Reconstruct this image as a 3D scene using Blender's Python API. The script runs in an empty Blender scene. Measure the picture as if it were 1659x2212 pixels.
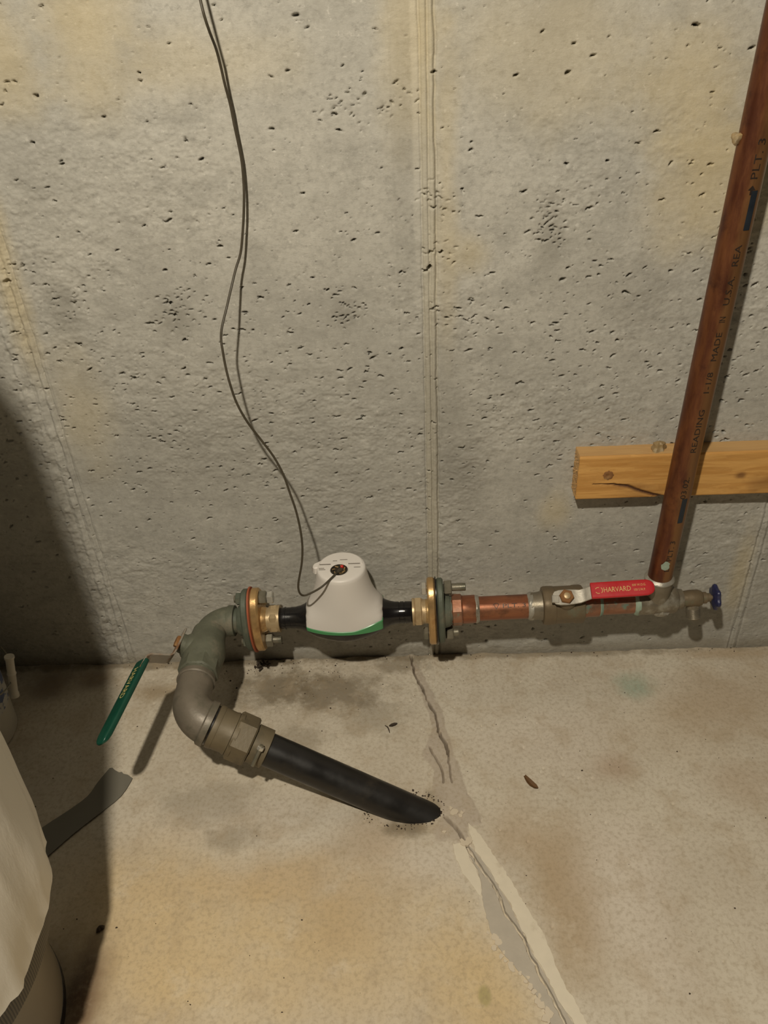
import bpy, math, random
import numpy as np
from mathutils import Vector, Matrix

# ------------------------------------------------------------------ camera, light, exposure
scene = bpy.context.scene
col = scene.collection
random.seed(7)

cam_d = bpy.data.cameras.new('camera')
cam = bpy.data.objects.new('camera', cam_d)
col.objects.link(cam)
cam.matrix_world = Matrix(((0.9989, 0.0326, 0.0334, -0.0383),
                           (0.0092, 0.5631, -0.8263, -1.2252),
                           (-0.0458, 0.8257, 0.5622, 1.2065),
                           (0, 0, 0, 1)))
cam_d.sensor_fit = 'HORIZONTAL'
cam_d.sensor_width = 36.0
cam_d.lens = 1700.0 / 1659.0 * 36.0
cam_d.clip_start = 0.02
scene.camera = cam

world = bpy.data.worlds.new('world')
scene.world = world
world.use_nodes = True
world.node_tree.nodes['Background'].inputs[0].default_value = (1.0, 0.88, 0.70, 1)
world.node_tree.nodes['Background'].inputs[1].default_value = 0.022

bulb_d = bpy.data.lights.new('ceiling_bulb', 'POINT')
bulb_d.energy = 134.0
bulb_d.color = (1.0, 0.90, 0.735)
bulb_d.shadow_soft_size = 0.03
bulb = bpy.data.objects.new('ceiling_bulb', bulb_d)
bulb.location = (-0.30, -1.38, 2.08)
col.objects.link(bulb)

vs = scene.view_settings
vs.view_transform = 'Standard'
vs.look = 'None'
vs.gamma = 1.0
vs.use_curve_mapping = False
vs.exposure = 0.0

# ------------------------------------------------------------------ node helpers
class NT:
    def __init__(s, name):
        s.m = bpy.data.materials.new(name); s.m.use_nodes = True
        s.t = s.m.node_tree; s.b = s.t.nodes['Principled BSDF']
        s.co = s.t.nodes.new('ShaderNodeTexCoord').outputs['Object']
    def set(s, sock, v):
        if isinstance(v, bpy.types.NodeSocket): s.t.links.new(v, sock)
        else:
            if hasattr(sock.default_value, '__len__') and not hasattr(v, '__len__'): v = (v,) * len(sock.default_value)
            if hasattr(v, '__len__') and len(sock.default_value) == 4 and len(v) == 3: v = tuple(v) + (1,)
            sock.default_value = v
    def vec(s, scale, loc=(0, 0, 0), src=None):
        n = s.t.nodes.new('ShaderNodeMapping'); s.set(n.inputs[0], src or s.co)
        n.inputs['Scale'].default_value = scale; n.inputs['Location'].default_value = loc
        return n.outputs[0]
    def noise(s, scale, detail=4, rough=.55, vec=None, dist=0, color=False):
        n = s.t.nodes.new('ShaderNodeTexNoise'); s.set(n.inputs['Vector'], vec or s.co)
        n.inputs['Scale'].default_value = scale; n.inputs['Detail'].default_value = detail
        n.inputs['Roughness'].default_value = rough; n.inputs['Distortion'].default_value = dist
        return n.outputs['Color' if color else 'Fac']
    def vor(s, scale, vec=None, feat='F1'):
        n = s.t.nodes.new('ShaderNodeTexVoronoi'); s.set(n.inputs['Vector'], vec or s.co)
        n.feature = feat; n.inputs['Scale'].default_value = scale
        return n.outputs['Distance']
    def rng(s, v, a, b, c=0., d=1., smooth=True):
        n = s.t.nodes.new('ShaderNodeMapRange'); n.interpolation_type = 'SMOOTHSTEP' if smooth else 'LINEAR'
        for i, x in enumerate((v, a, b, c, d)): s.set(n.inputs[i], x)
        return n.outputs[0]
    def math(s, op, a, b=0.):
        n = s.t.nodes.new('ShaderNodeMath'); n.operation = op; s.set(n.inputs[0], a); s.set(n.inputs[1], b)
        return n.outputs[0]
    def mix(s, f, a, b, mode='MIX'):
        n = s.t.nodes.new('ShaderNodeMix'); n.data_type = 'RGBA'; n.blend_type = mode
        s.set(n.inputs[0], f); s.set(n.inputs[6], a); s.set(n.inputs[7], b)
        return n.outputs[2]
    def sep(s, v=None):
        n = s.t.nodes.new('ShaderNodeSeparateXYZ'); s.set(n.inputs[0], v or s.co); return n.outputs
    def attr(s, name):
        n = s.t.nodes.new('ShaderNodeAttribute'); n.attribute_name = name; return n.outputs['Fac']
    def spot(s, c, r, jag=.5, soft=.5, wob=None):
        n = s.t.nodes.new('ShaderNodeVectorMath'); n.operation = 'SUBTRACT'; s.set(n.inputs[0], s.co); n.inputs[1].default_value = c
        d = s.t.nodes.new('ShaderNodeVectorMath'); d.operation = 'DIVIDE'; s.set(d.inputs[0], n.outputs[0]); d.inputs[1].default_value = r
        l = s.t.nodes.new('ShaderNodeVectorMath'); l.operation = 'LENGTH'; s.set(l.inputs[0], d.outputs[0])
        v = l.outputs['Value']
        if wob is not None: v = s.math('ADD', v, s.math('MULTIPLY', s.math('SUBTRACT', wob, .5), jag * 2))
        return s.rng(v, 1 + soft * .5, 1 - soft, 0., 1.)
    def bump(s, h, strength=.3, dist=.002, prev=None):
        n = s.t.nodes.new('ShaderNodeBump'); n.inputs['Strength'].default_value = strength; n.inputs['Distance'].default_value = dist
        s.set(n.inputs['Height'], h)
        if prev is not None: s.set(n.inputs['Normal'], prev)
        return n.outputs[0]
    def out(s, color, rough=.6, metal=0., normal=None, spec=.5, coat=0., sss=0):
        b = s.b
        s.set(b.inputs['Base Color'], color); s.set(b.inputs['Roughness'], rough); s.set(b.inputs['Metallic'], metal)
        b.inputs['Specular IOR Level'].default_value = spec; b.inputs['Coat Weight'].default_value = coat
        if normal is not None: s.t.links.new(normal, b.inputs['Normal'])
        return s.m

def simple(name, c, rough=.5, metal=0., var=.25, scale=40, bump=.15, c2=None, thr=(.45, .7), spec=.5, coat=0., scale2=18):
    """mottled material: colour c, mottled darker/lighter, second colour c2 in noisy patches"""
    t = NT(name)
    n = t.noise(scale, 5)
    base = t.mix(n, tuple(x * (1 - var) for x in c), tuple(min(1, x * (1 + var)) for x in c))
    if c2 is not None:
        base = t.mix(t.rng(t.noise(scale2, 6, .65), thr[0], thr[1]), base, c2)
    nm = t.bump(t.noise(scale * 6, 4), bump, .001)
    return t.out(base, t.rng(n, .2, .8, max(.05, rough - .12), min(1, rough + .12)), metal, nm, spec, coat)

# ------------------------------------------------------------------ materials
def concrete_wall():
    t = NT('cast_concrete')
    x, y, z = t.sep()
    big = t.noise(2.6, 3, .5, vec=t.vec((1, 1, 1), (3.1, 0, 1.2)))
    med = t.noise(13, 5, .6, vec=t.vec((1.0, 1, 1.4)))
    fine = t.noise(120, 4, .6)
    c = t.mix(t.rng(big, .3, .7), (.395, .385, .345), (.475, .46, .41))
    c = t.mix(t.math('MULTIPLY', t.rng(med, .46, .68), .60), c, (.335, .325, .29))
    c = t.mix(t.math('MULTIPLY', t.rng(t.noise(30, 5, .65), .50, .72), .50), c, (.56, .545, .49))
    c = t.mix(t.math('MULTIPLY', t.rng(t.noise(62, 5, .7, vec=t.vec((1, 1, 1.6))), .52, .68), .62), c, (.275, .265, .235))
    c = t.mix(t.math('MULTIPLY', t.rng(fine, .40, .70), .36), c, (.25, .24, .21))
    c = t.mix(t.math('MULTIPLY', t.rng(t.noise(85, 5, .7, vec=t.vec((1, 1, 1.3), (4, 0, 9))), .58, .70), .5), c, (.64, .62, .56))
    c = t.mix(t.math('MULTIPLY', t.rng(t.noise(5.5, 5, .6, vec=t.vec((1, 1, 1), (7, 0, 2))), .52, .70), .40), c, (.30, .29, .26))
    xa = t.math('ABSOLUTE', t.math('SUBTRACT', x, .0042))
    c = t.mix(t.math('MULTIPLY', t.rng(xa, .0125, .0095), .45), c, (.46, .42, .315))
    c = t.mix(t.math('MULTIPLY', t.math('MULTIPLY', t.rng(t.math('ABSOLUTE', t.math('ADD', x, .0125)), .008, .003), t.rng(z, .75, 1.0)), .45), c, (.60, .575, .50))
    w = t.noise(9, 5, .6)
    for ctr, r, k in [((-.448, 0, 1.17), (.07, 1, .10), .38), ((-.57, 0, 1.14), (.05, 1, .08), .35), ((-.3, 0, 1.12), (.12, 1, .05), .2),
                      ((-.021, 0, 1.15), (.045, 1, .16), .3), ((.03, 0, .97), (.02, 1, .25), .25), ((.417, 0, .94), (.10, 1, .12), .42),
                      ((.36, 0, 1.06), (.10, 1, .10), .28), ((.235, 0, .36), (.03, 1, .05), .3), ((.066, 0, .85), (.03, 1, .03), .28),
                      ((-.66, 0, .86), (.025, 1, .18), .4), ((-.60, 0, .60), (.05, 1, .12), .22), ((.61, 0, .2), (.02, 1, .1), .3),
                      ((.18, 0, 1.12), (.16, 1, .10), .22)]:
        c = t.mix(t.math('MULTIPLY', t.spot(ctr, r, .8, .9, w), k), c, (.56, .44, .20))
    for ctr, r, k in [((-.137, 0, .755), (.03, 1, .03), .45), ((.188, 0, .87), (.025, 1, .06), .5), ((-.407, 0, .76), (.035, 1, .035), .5),
                      ((-.585, 0, .79), (.03, 1, .05), .5), ((.02, 0, .60), (.05, 1, .12), .3), ((-.45, 0, .5), (.18, 1, .10), .22),
                      ((.3, 0, .78), (.12, 1, .06), .25), ((.06, 0, .45), (.06, 1, .12), .35), ((-.03, 0, .95), (.025, 1, .2), .28)]:
        c = t.mix(t.math('MULTIPLY', t.spot(ctr, r, .9, .8, w), k), c, (.22, .21, .18))
    # grime along the foot of the wall
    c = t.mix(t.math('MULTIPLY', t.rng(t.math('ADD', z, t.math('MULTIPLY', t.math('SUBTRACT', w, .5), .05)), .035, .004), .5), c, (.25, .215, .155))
    nm = t.bump(t.noise(380, 4, .7), .35, .001, t.bump(t.noise(110, 6, .75, vec=t.vec((1, 1, 1.9))), .42, .002))
    return t.out(c, .9, 0., nm, .25)

def concrete_floor():
    t = NT('stained_concrete')
    x, y, z = t.sep()
    big = t.noise(3.2, 4, .55)
    med = t.noise(16, 5, .62)
    fine = t.noise(140, 4, .65)
    w = t.noise(7, 6, .62)
    w2 = t.noise(26, 6, .65)
    c = t.mix(t.rng(big, .3, .72), (.54, .48, .385), (.64, .585, .48))
    for ctr, r, k, q in [  # yellow-ochre stain lower left, brown band right of the crack
            ((-.455, -.60, 0), (.20, .20, 1), .60, (.64, .46, .21)), ((-.19, -.62, 0), (.24, .13, 1), .55, (.63, .46, .22)),
            ((.04, -.68, 0), (.09, .14, 1), .60, (.60, .43, .19)), ((-.25, -.50, 0), (.22, .05, 1), .40, (.54, .37, .18)),
            ((-.13, -.44, 0), (.07, .05, 1), .35, (.42, .28, .15)), ((-.16, -.57, 0), (.08, .06, 1), .3, (.43, .29, .14)),
            ((.19, -.56, 0), (.055, .13, 1), .65, (.37, .25, .125)), ((.17, -.45, 0), (.09, .06, 1), .42, (.41, .29, .165)),
            ((.13, -.40, 0), (.05, .06, 1), .3, (.43, .31, .19)), ((.319, -.30, 0), (.045, .035, 1), .55, (.36, .235, .145)),
            ((.57, -.14, 0), (.14, .10, 1), .38, (.44, .31, .18)), ((.46, -.22, 0), (.16, .09, 1), .22, (.46, .34, .2)),
            ((.53, -.34, 0), (.06, .05, 1), .4, (.39, .27, .16)), ((.34, -.60, 0), (.06, .12, 1), .3, (.38, .31, .22)),
            ((.60, -.02, 0), (.12, .02, 1), .5, (.36, .24, .12)),
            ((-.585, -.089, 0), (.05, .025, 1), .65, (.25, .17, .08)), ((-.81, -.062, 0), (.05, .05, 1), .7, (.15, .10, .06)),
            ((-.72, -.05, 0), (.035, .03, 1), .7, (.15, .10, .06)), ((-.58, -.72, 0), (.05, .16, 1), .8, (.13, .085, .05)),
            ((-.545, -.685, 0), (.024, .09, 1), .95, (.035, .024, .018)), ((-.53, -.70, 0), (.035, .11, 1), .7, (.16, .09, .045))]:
        c = t.mix(t.math('MULTIPLY', t.spot(ctr, r, .75, .9, w), k), c, q)
    for ctr, r, k in [((.29, -.53, 0), (.09, .16, 1), .5), ((.22, -.23, 0), (.16, .10, 1), .32), ((-.35, -.40, 0), (.22, .06, 1), .3), ((-.02, -.48, 0), (.10, .05, 1), .3)]:
        c = t.mix(t.math('MULTIPLY', t.spot(ctr, r, .7, .8, w), k), c, (.70, .63, .545))
    # dirt in the corner under the pipes
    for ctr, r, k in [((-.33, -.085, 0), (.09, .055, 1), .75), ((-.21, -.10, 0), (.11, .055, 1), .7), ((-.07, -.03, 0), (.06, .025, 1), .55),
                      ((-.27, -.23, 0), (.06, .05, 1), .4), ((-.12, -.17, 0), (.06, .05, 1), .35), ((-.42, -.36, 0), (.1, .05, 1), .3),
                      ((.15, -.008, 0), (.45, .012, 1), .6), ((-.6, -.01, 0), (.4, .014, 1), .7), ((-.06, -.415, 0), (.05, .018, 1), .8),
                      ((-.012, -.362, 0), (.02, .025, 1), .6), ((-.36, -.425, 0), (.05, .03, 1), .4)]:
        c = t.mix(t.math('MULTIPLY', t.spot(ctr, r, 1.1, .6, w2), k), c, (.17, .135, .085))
    c = t.mix(t.math('MULTIPLY', t.spot((.402, -.103, 0), (.042, .036, 1), .45, .95, w2), .62), c, (.20, .34, .25))
    c = t.mix(t.math('MULTIPLY', t.spot((.045, -.685, 0), (.010, .016, 1), .3, .4, w2), .6), c, (.30, .27, .10))
    c = t.mix(t.math('MULTIPLY', t.attr('patch'), .72), c, (.44, .375, .305))
    c = t.mix(t.math('MULTIPLY', t.rng(med, .48, .70), .38), c, (.42, .325, .21))
    c = t.mix(t.math('MULTIPLY', t.rng(t.noise(8, 6, .65, vec=t.vec((1, 1, 1), (5, 2, 0))), .54, .72), .30), c, (.43, .36, .27))
    c = t.mix(t.math('MULTIPLY', t.rng(t.noise(45, 6, .7), .56, .74), .24), c, (.28, .215, .14))
    c = t.mix(t.math('MULTIPLY', t.rng(t.noise(13, 7, .72, vec=t.vec((1, 1, 1), (1, 7, 0))), .53, .72), .30), c, (.72, .66, .55))
    c = t.mix(t.math('MULTIPLY', t.rng(fine, .42, .70), .38), c, (.29, .225, .14))
    c = t.mix(t.math('MULTIPLY', t.rng(t.noise(70, 6, .75, vec=t.vec((1, .55, 1), (3, 3, 0))), .62, .72), .35), c, (.33, .23, .12))
    c = t.mix(t.math('MULTIPLY', t.attr('crackdirt'), .85), c, (.13, .10, .07))
    nm = t.bump(t.noise(300, 4, .7), .2, .001, t.bump(t.noise(60, 6, .7), .25, .002))
    return t.out(c, t.rng(big, .3, .7, .58, .8), 0., nm, .35)

def wood():
    t = NT('pine_board')
    v = t.vec((2.0, 20, 22))
    n = t.noise(3.0, 5, .55, v, 1.2)
    ring = t.math('FRACT', t.math('MULTIPLY', n, 6.0))
    c = t.mix(t.rng(n, .3, .7), (.50, .25, .065), (.66, .37, .115))
    c = t.mix(t.math('MULTIPLY', t.rng(ring, .7, 1.0), .25), c, (.36, .17, .045))
    w = t.noise(30, 5)
    for ctr, r, k in [((.545, -.038, .452), (.010, .1, .007), .75), ((.62, -.038, .45), (.012, .1, .03), .7), ((.70, -.038, .47), (.01, .1, .03), .6),
                      ((.585, -.038, .435), (.03, .1, .018), .45), ((.36, -.038, .437), (.05, .1, .006), .35), ((.375, -.038, .425), (.05, .1, .012), .3)]:
        c = t.mix(t.math('MULTIPLY', t.spot((ctr[0] - .2596, ctr[1], ctr[2] - .4113), r, .7, .8, w), k), c, (.14, .055, .018))
    c = t.mix(t.math('MULTIPLY', t.rng(t.sep()[1], -.0350, -.0335), .45), c, (.47, .34, .19))
    c = t.mix(t.attr('split'), c, (.055, .02, .012))
    nm = t.bump(t.noise(25, 5, .6, v), .25, .001)
    return t.out(c, .62, 0., nm, .35)

def copper_pipe(name, a, b, dark, green=.0):
    t = NT(name)
    v = t.vec((6, 6, 1.2)) if 'riser' in name else t.vec((1.2, 6, 6))
    n = t.noise(9, 5, .6, v)
    c = t.mix(t.rng(n, .35, .68), a, b)
    c = t.mix(t.math('MULTIPLY', t.rng(t.noise(28, 5, .65), .5, .72), .6), c, dark)
    if 'riser' in name:   # colour turns to a lighter golden brown towards the right side
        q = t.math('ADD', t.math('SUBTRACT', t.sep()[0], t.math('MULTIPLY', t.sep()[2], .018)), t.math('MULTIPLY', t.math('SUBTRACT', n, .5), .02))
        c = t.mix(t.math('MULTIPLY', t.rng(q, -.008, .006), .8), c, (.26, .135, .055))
    if green:
        c = t.mix(t.math('MULTIPLY', t.rng(t.noise(35, 5, .6), .58, .68), green), c, (.20, .30, .24))
    nm = t.bump(t.noise(200, 3), .08, .001)
    return t.out(c, t.rng(n, .3, .7, .30, .48), .55, nm, .5)

M = {}
M['wall'] = concrete_wall()
M['floor'] = concrete_floor()
M['wood'] = wood()
M['cream'] = simple('cream_mortar', (.68, .615, .49), .85, var=.10, c2=(.50, .43, .32), thr=(.58, .75))
M['mortar'] = simple('grey_mortar', (.45, .405, .335), .9, var=.14, c2=(.53, .47, .38), thr=(.55, .75), bump=.4)
M['flake'] = simple('mortar_flake', (.60, .52, .40), .85, var=.1)
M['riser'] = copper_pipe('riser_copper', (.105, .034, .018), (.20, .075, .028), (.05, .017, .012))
M['copper'] = copper_pipe('run_copper', (.26, .092, .045), (.35, .145, .072), (.11, .058, .036))
M['coppergreen'] = copper_pipe('weathered_copper', (.30, .13, .07), (.38, .20, .13), (.13, .10, .07), .9)
M['solder'] = simple('solder', (.36, .34, .29), .42, .4, .35, 60, .5, (.20, .17, .12), (.5, .65))
M['tee'] = simple('tarnished_copper', (.22, .19, .14), .42, .5, .4, 35, .35, (.36, .34, .28), (.52, .66))
M['brass'] = simple('brass', (.52, .35, .16), .36, .6, .25, 30, .2, (.30, .18, .075), (.5, .75))
M['bronze'] = simple('bronze_flange', (.56, .36, .16), .32, .65, .25, 30, .25, (.32, .17, .07), (.5, .72))
M['palebrass'] = simple('pale_brass', (.50, .38, .22), .42, .4, .2, 30, .2, (.33, .22, .11), (.5, .75))
M['patina'] = simple('green_patina', (.125, .130, .092), .62, .1, .38, 34, .5, (.21, .185, .135), (.50, .68))
M['patinadark'] = simple('flange_patina', (.10, .115, .085), .6, .15, .3, 35, .4, (.17, .155, .11), (.5, .72))
M['greyfit'] = simple('dull_bronze_elbow', (.18, .155, .12), .5, .2, .3, 26, .35, (.12, .11, .08), (.48, .66))
M['coupling'] = simple('brown_bronze', (.150, .120, .072), .55, .15, .28, 30, .25, (.10, .085, .055), (.5, .72))
M['valvebody'] = simple('valve_bronze', (.165, .125, .075), .5, .35, .3, 30, .3, (.16, .17, .115), (.56, .7))
M['gasket'] = simple('red_gasket', (.34, .085, .035), .7, var=.2)
M['bolt'] = simple('dull_bolt', (.22, .20, .15), .45, .5, .25, 60, .25, (.15, .15, .11), (.5, .7))
M['brightbolt'] = simple('bright_bolt', (.62, .60, .54), .3, .7, .15, 60, .1)
M['rust'] = simple('rust', (.26, .12, .04), .75, .2, .4, 90, .6, (.42, .27, .12), (.5, .7))
M['zinc'] = simple('zinc_lever', (.40, .375, .32), .45, .45, .2, 30, .2, (.28, .17, .085), (.56, .72))
M['rustlever'] = simple('rusty_lever', (.38, .34, .28), .55, .3, .25, 40, .3, (.26, .13, .06), (.46, .6))
M['red'] = simple('red_vinyl', (.50, .022, .028), .42, 0, .10, 30, .05)
M['green'] = simple('green_vinyl', (.004, .058, .036), .38, 0, .25, 40, .08, (.018, .062, .038), (.55, .75))
M['gold'] = simple('gold_print', (.66, .46, .17), .5, 0, .15, 80, 0)
M['palegold'] = simple('pale_print', (.60, .52, .20), .5, 0, .3, 80, 0)
M['whiteplastic'] = simple('white_plastic', (.70, .665, .62), .42, 0, .03, 12, .03)
M['meterink'] = simple('grey_ink', (.22, .20, .17), .6, 0, .1, 50, 0)
M['greenplastic'] = simple('green_plastic', (.075, .30, .115), .4, 0, .08, 20, .03)
M['blackplastic'] = simple('black_plastic', (.010, .009, .009), .24, 0, .2, 20, .04)
M['poly'] = simple('black_poly_pipe', (.013, .012, .011), .40, 0, .35, 25, .10, (.035, .029, .022), (.55, .8))
M['darkbits'] = simple('dark_port', (.03, .025, .018), .3, .3, .4, 90, .3, (.20, .15, .08), (.52, .65))
M['reddot'] = simple('red_dot', (.55, .03, .02), .4, 0, .05)
M['wire'] = simple('cable_jacket', (.055, .045, .028), .5, 0, .25, 60, .05)
M['blueink'] = simple('blue_ink', (.015, .022, .032), .45, .1, .35, 60, 0)
M['ink'] = simple('dark_ink', (.022, .014, .010), .5, .1, .3, 60, 0)
M['verdigris'] = simple('verdigris', (.30, .38, .30), .8, 0, .3, 90, .5, (.20, .28, .22), (.5, .65))
M['bluewheel'] = simple('blue_wheel', (.022, .026, .085), .32, .1, .4, 50, .2, (.05, .05, .09), (.55, .7))
M['tape'] = simple('grey_tape', (.165, .155, .125), .5, 0, .10, 15, .08)
M['vinyl'] = None
M['yellow'] = simple('yellow_fibre', (.42, .36, .08), .9, 0, .2, 120, .5)
M['heater'] = simple('heater_jacket', (.24, .21, .165), .45, 0, .06, 8, .03)
M['black'] = simple('black_base', (.012, .011, .012), .3, 0, .3, 20, .1)
M['pail'] = simple('pail_plastic', (.56, .52, .44), .45, 0, .05, 10, .03)
M['label'] = simple('printed_blue', (.12, .15, .26), .5, 0, .5, 70, 0, (.55, .53, .48), (.50, .53), scale2=40)
M['leaf'] = simple('dry_leaf', (.13, .065, .022), .7, 0, .4, 150, .3)
M['grit'] = simple('dark_grit', (.05, .035, .022), .85, 0, .4, 60, .2)
M['glue'] = simple('amber_glue', (.30, .21, .10), .35, 0, .3, 70, .3, (.42, .36, .25), (.5, .7))

def vinyl():
    t = NT('white_vinyl')
    n = t.noise(9, 4, .55, t.vec((1, 1, .25)))
    c = t.mix(n, (.80, .75, .65), (.88, .84, .75))
    nm = t.bump(t.noise(38, 5, .6, t.vec((1, 1, .3))), .35, .004)
    return t.out(c, .34, 0., nm, .5)
M['vinyl'] = vinyl()

def screen_mat():
    t = NT('black_screen')
    x, y, z = t.sep()
    a = t.math('MULTIPLY', t.math('ARCTAN2', y, x), 190.0)
    b = t.math('MULTIPLY', z, 1000.0)
    g = t.math('MULTIPLY', t.math('SINE', t.math('ADD', a, b)), t.math('SINE', t.math('SUBTRACT', a, b)))
    c = t.mix(t.rng(g, -.1, .25), (.012, .011, .010), (.15, .125, .09))
    return t.out(c, .5, 0., None, .4)
M['screen'] = screen_mat()

# ------------------------------------------------------------------ geometry helpers
def V(*a): return Vector(a if len(a) > 1 else a[0])

def basis(ax, up=None):
    w = Vector(ax).normalized()
    up = Vector(up) if up is not None else (Vector((0, 0, 1)) if abs(w.z) < .9 else Vector((0, 1, 0)))
    u = up.cross(w)
    u.normalize()
    return u, w.cross(u), w

class MB:
    def __init__(s): s.v = []; s.f = []
    def add(s, vs, fs):
        o = len(s.v); s.v += [tuple(p) for p in vs]; s.f += [tuple(i + o for i in f) for f in fs]; return s
    def rings(s, rings, cap0=True, cap1=True, closed=True):
        n = len(rings[0]); vs = [p for r in rings for p in r]; fs = []
        for k in range(len(rings) - 1):
            for i in range(n if closed else n - 1):
                j = (i + 1) % n
                fs.append((k * n + i, k * n + j, (k + 1) * n + j, (k + 1) * n + i))
        if cap0: fs.append(tuple(range(n - 1, -1, -1)))
        if cap1: fs.append(tuple((len(rings) - 1) * n + i for i in range(n)))
        return s.add(vs, fs)
    def lathe(s, o, ax, prof, n=40, cap0=True, cap1=True, fn=None):
        o = V(o); u, v, w = basis(ax)
        rr = []
        for (t, r) in prof:
            ring = []
            for i in range(n):
                a = 2 * math.pi * i / n
                q = r * (fn(a, t) if fn else 1)
                ring.append(o + w * t + (u * math.cos(a) + v * math.sin(a)) * q)
            rr.append(ring)
        return s.rings(rr, cap0, cap1)
    def tube(s, pts, rad, n=24, cap=True):
        pts = [V(p) for p in pts]
        if not hasattr(rad, '__len__'): rad = [rad] * len(pts)
        tg = []
        for i in range(len(pts)):
            a = pts[max(0, i - 1)]; b = pts[min(len(pts) - 1, i + 1)]
            tg.append((b - a).normalized())
        u = basis(tg[0])[0]; rr = []
        for p, t, r in zip(pts, tg, rad):
            u = (u - t * u.dot(t)).normalized(); v = t.cross(u)
            rr.append([p + (u * math.cos(2 * math.pi * i / n) + v * math.sin(2 * math.pi * i / n)) * r for i in range(n)])
        return s.rings(rr, cap, cap)
    def prism(s, o, ax, outline, t, bev=.0, up=None):
        """outline in the plane across ax, extruded t along ax, with a small chamfer"""
        o = V(o); u, v, w = basis(ax, up)
        cx = sum(p[0] for p in outline) / len(outline); cy = sum(p[1] for p in outline) / len(outline)
        def ring(h, k):
            r = []
            for (a, b) in outline:
                da, db = a - cx, b - cy; L = math.hypot(da, db) or 1
                q = max(0, L - k) / L
                r.append(o + w * h + u * (cx + da * q) + v * (cy + db * q))
            return r
        if bev: rr = [ring(0, bev), ring(bev, 0), ring(t - bev, 0), ring(t, bev)]
        else: rr = [ring(0, 0), ring(t, 0)]
        return s.rings(rr)
    def hexa(s, o, ax, r, t, bev=.0012, n=6, rot=0., up=None):
        return s.prism(o, ax, [(r * math.cos(2 * math.pi * i / n + rot), r * math.sin(2 * math.pi * i / n + rot)) for i in range(n)], t, bev, up)
    def mesh(s, name, off, angle=35):
        me = bpy.data.meshes.new(name)
        me.from_pydata([(p[0] - off[0], p[1] - off[1], p[2] - off[2]) for p in s.v], [], s.f)
        me.shade_smooth(); me.set_sharp_from_angle(angle=math.radians(angle)); me.update()
        return me

def props(o, label=None, cat=None, group=None, kind=None):
    if label: o['label'] = label
    if cat: o['category'] = cat
    if group: o['group'] = group
    if kind: o['kind'] = kind
    return o

def thing(name, loc, label, cat, group=None):
    o = bpy.data.objects.new(name, None); col.objects.link(o); o.location = loc; o.empty_display_size = .02
    o['base'] = tuple(loc)
    return props(o, label, cat, group)

def root_loc(p): 
    while p.parent: p = p.parent
    return tuple(p.location)

def part(name, mb, mat, parent, label=None, kind=None, angle=35):
    me = mb.mesh(name, root_loc(parent), angle)
    me.materials.append(M[mat])
    o = bpy.data.objects.new(name, me); col.objects.link(o); o.parent = parent
    return props(o, label, None, None, kind)

def solo(name, mb, mat, loc, label, cat, group=None, kind=None, angle=35):
    me = mb.mesh(name, loc, angle); me.materials.append(M[mat])
    o = bpy.data.objects.new(name, me); col.objects.link(o); o.location = loc
    return props(o, label, cat, group, kind)

def fillet(p0, c, p1, rad, n=14):
    p0, c, p1 = V(p0), V(c), V(p1)
    a = (p0 - c).normalized(); b = (p1 - c).normalized()
    ang = a.angle(b); d = rad / math.tan(ang / 2)
    ctr = c + (a + b).normalized() * (rad / math.sin(ang / 2))
    s = c + a * d - ctr; e = c + b * d - ctr; th = s.angle(e); out = [p0]
    for i in range(n + 1):
        k = i / n
        out.append(ctr + (s * math.sin((1 - k) * th) + e * math.sin(k * th)) / math.sin(th))
    out.append(p1); return out

def text_part(name, body, size, mapper, mat, parent, align='CENTER', sx=1.0):
    cu = bpy.data.curves.new('text_source', 'FONT'); cu.body = body; cu.size = size
    cu.align_x = align; cu.align_y = 'CENTER'; cu.resolution_u = 2
    ob = bpy.data.objects.new('text_source', cu); col.objects.link(ob)
    dg = bpy.context.evaluated_depsgraph_get(); dg.update()
    me0 = ob.evaluated_get(dg).to_mesh()
    mb = MB(); off = root_loc(parent)
    mb.add([mapper(v.co.x * sx, v.co.y) for v in me0.vertices], [tuple(p.vertices) for p in me0.polygons])
    ob.evaluated_get(dg).to_mesh_clear()
    bpy.data.objects.remove(ob); bpy.data.curves.remove(cu)
    return part(name, mb, mat, parent)

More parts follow.
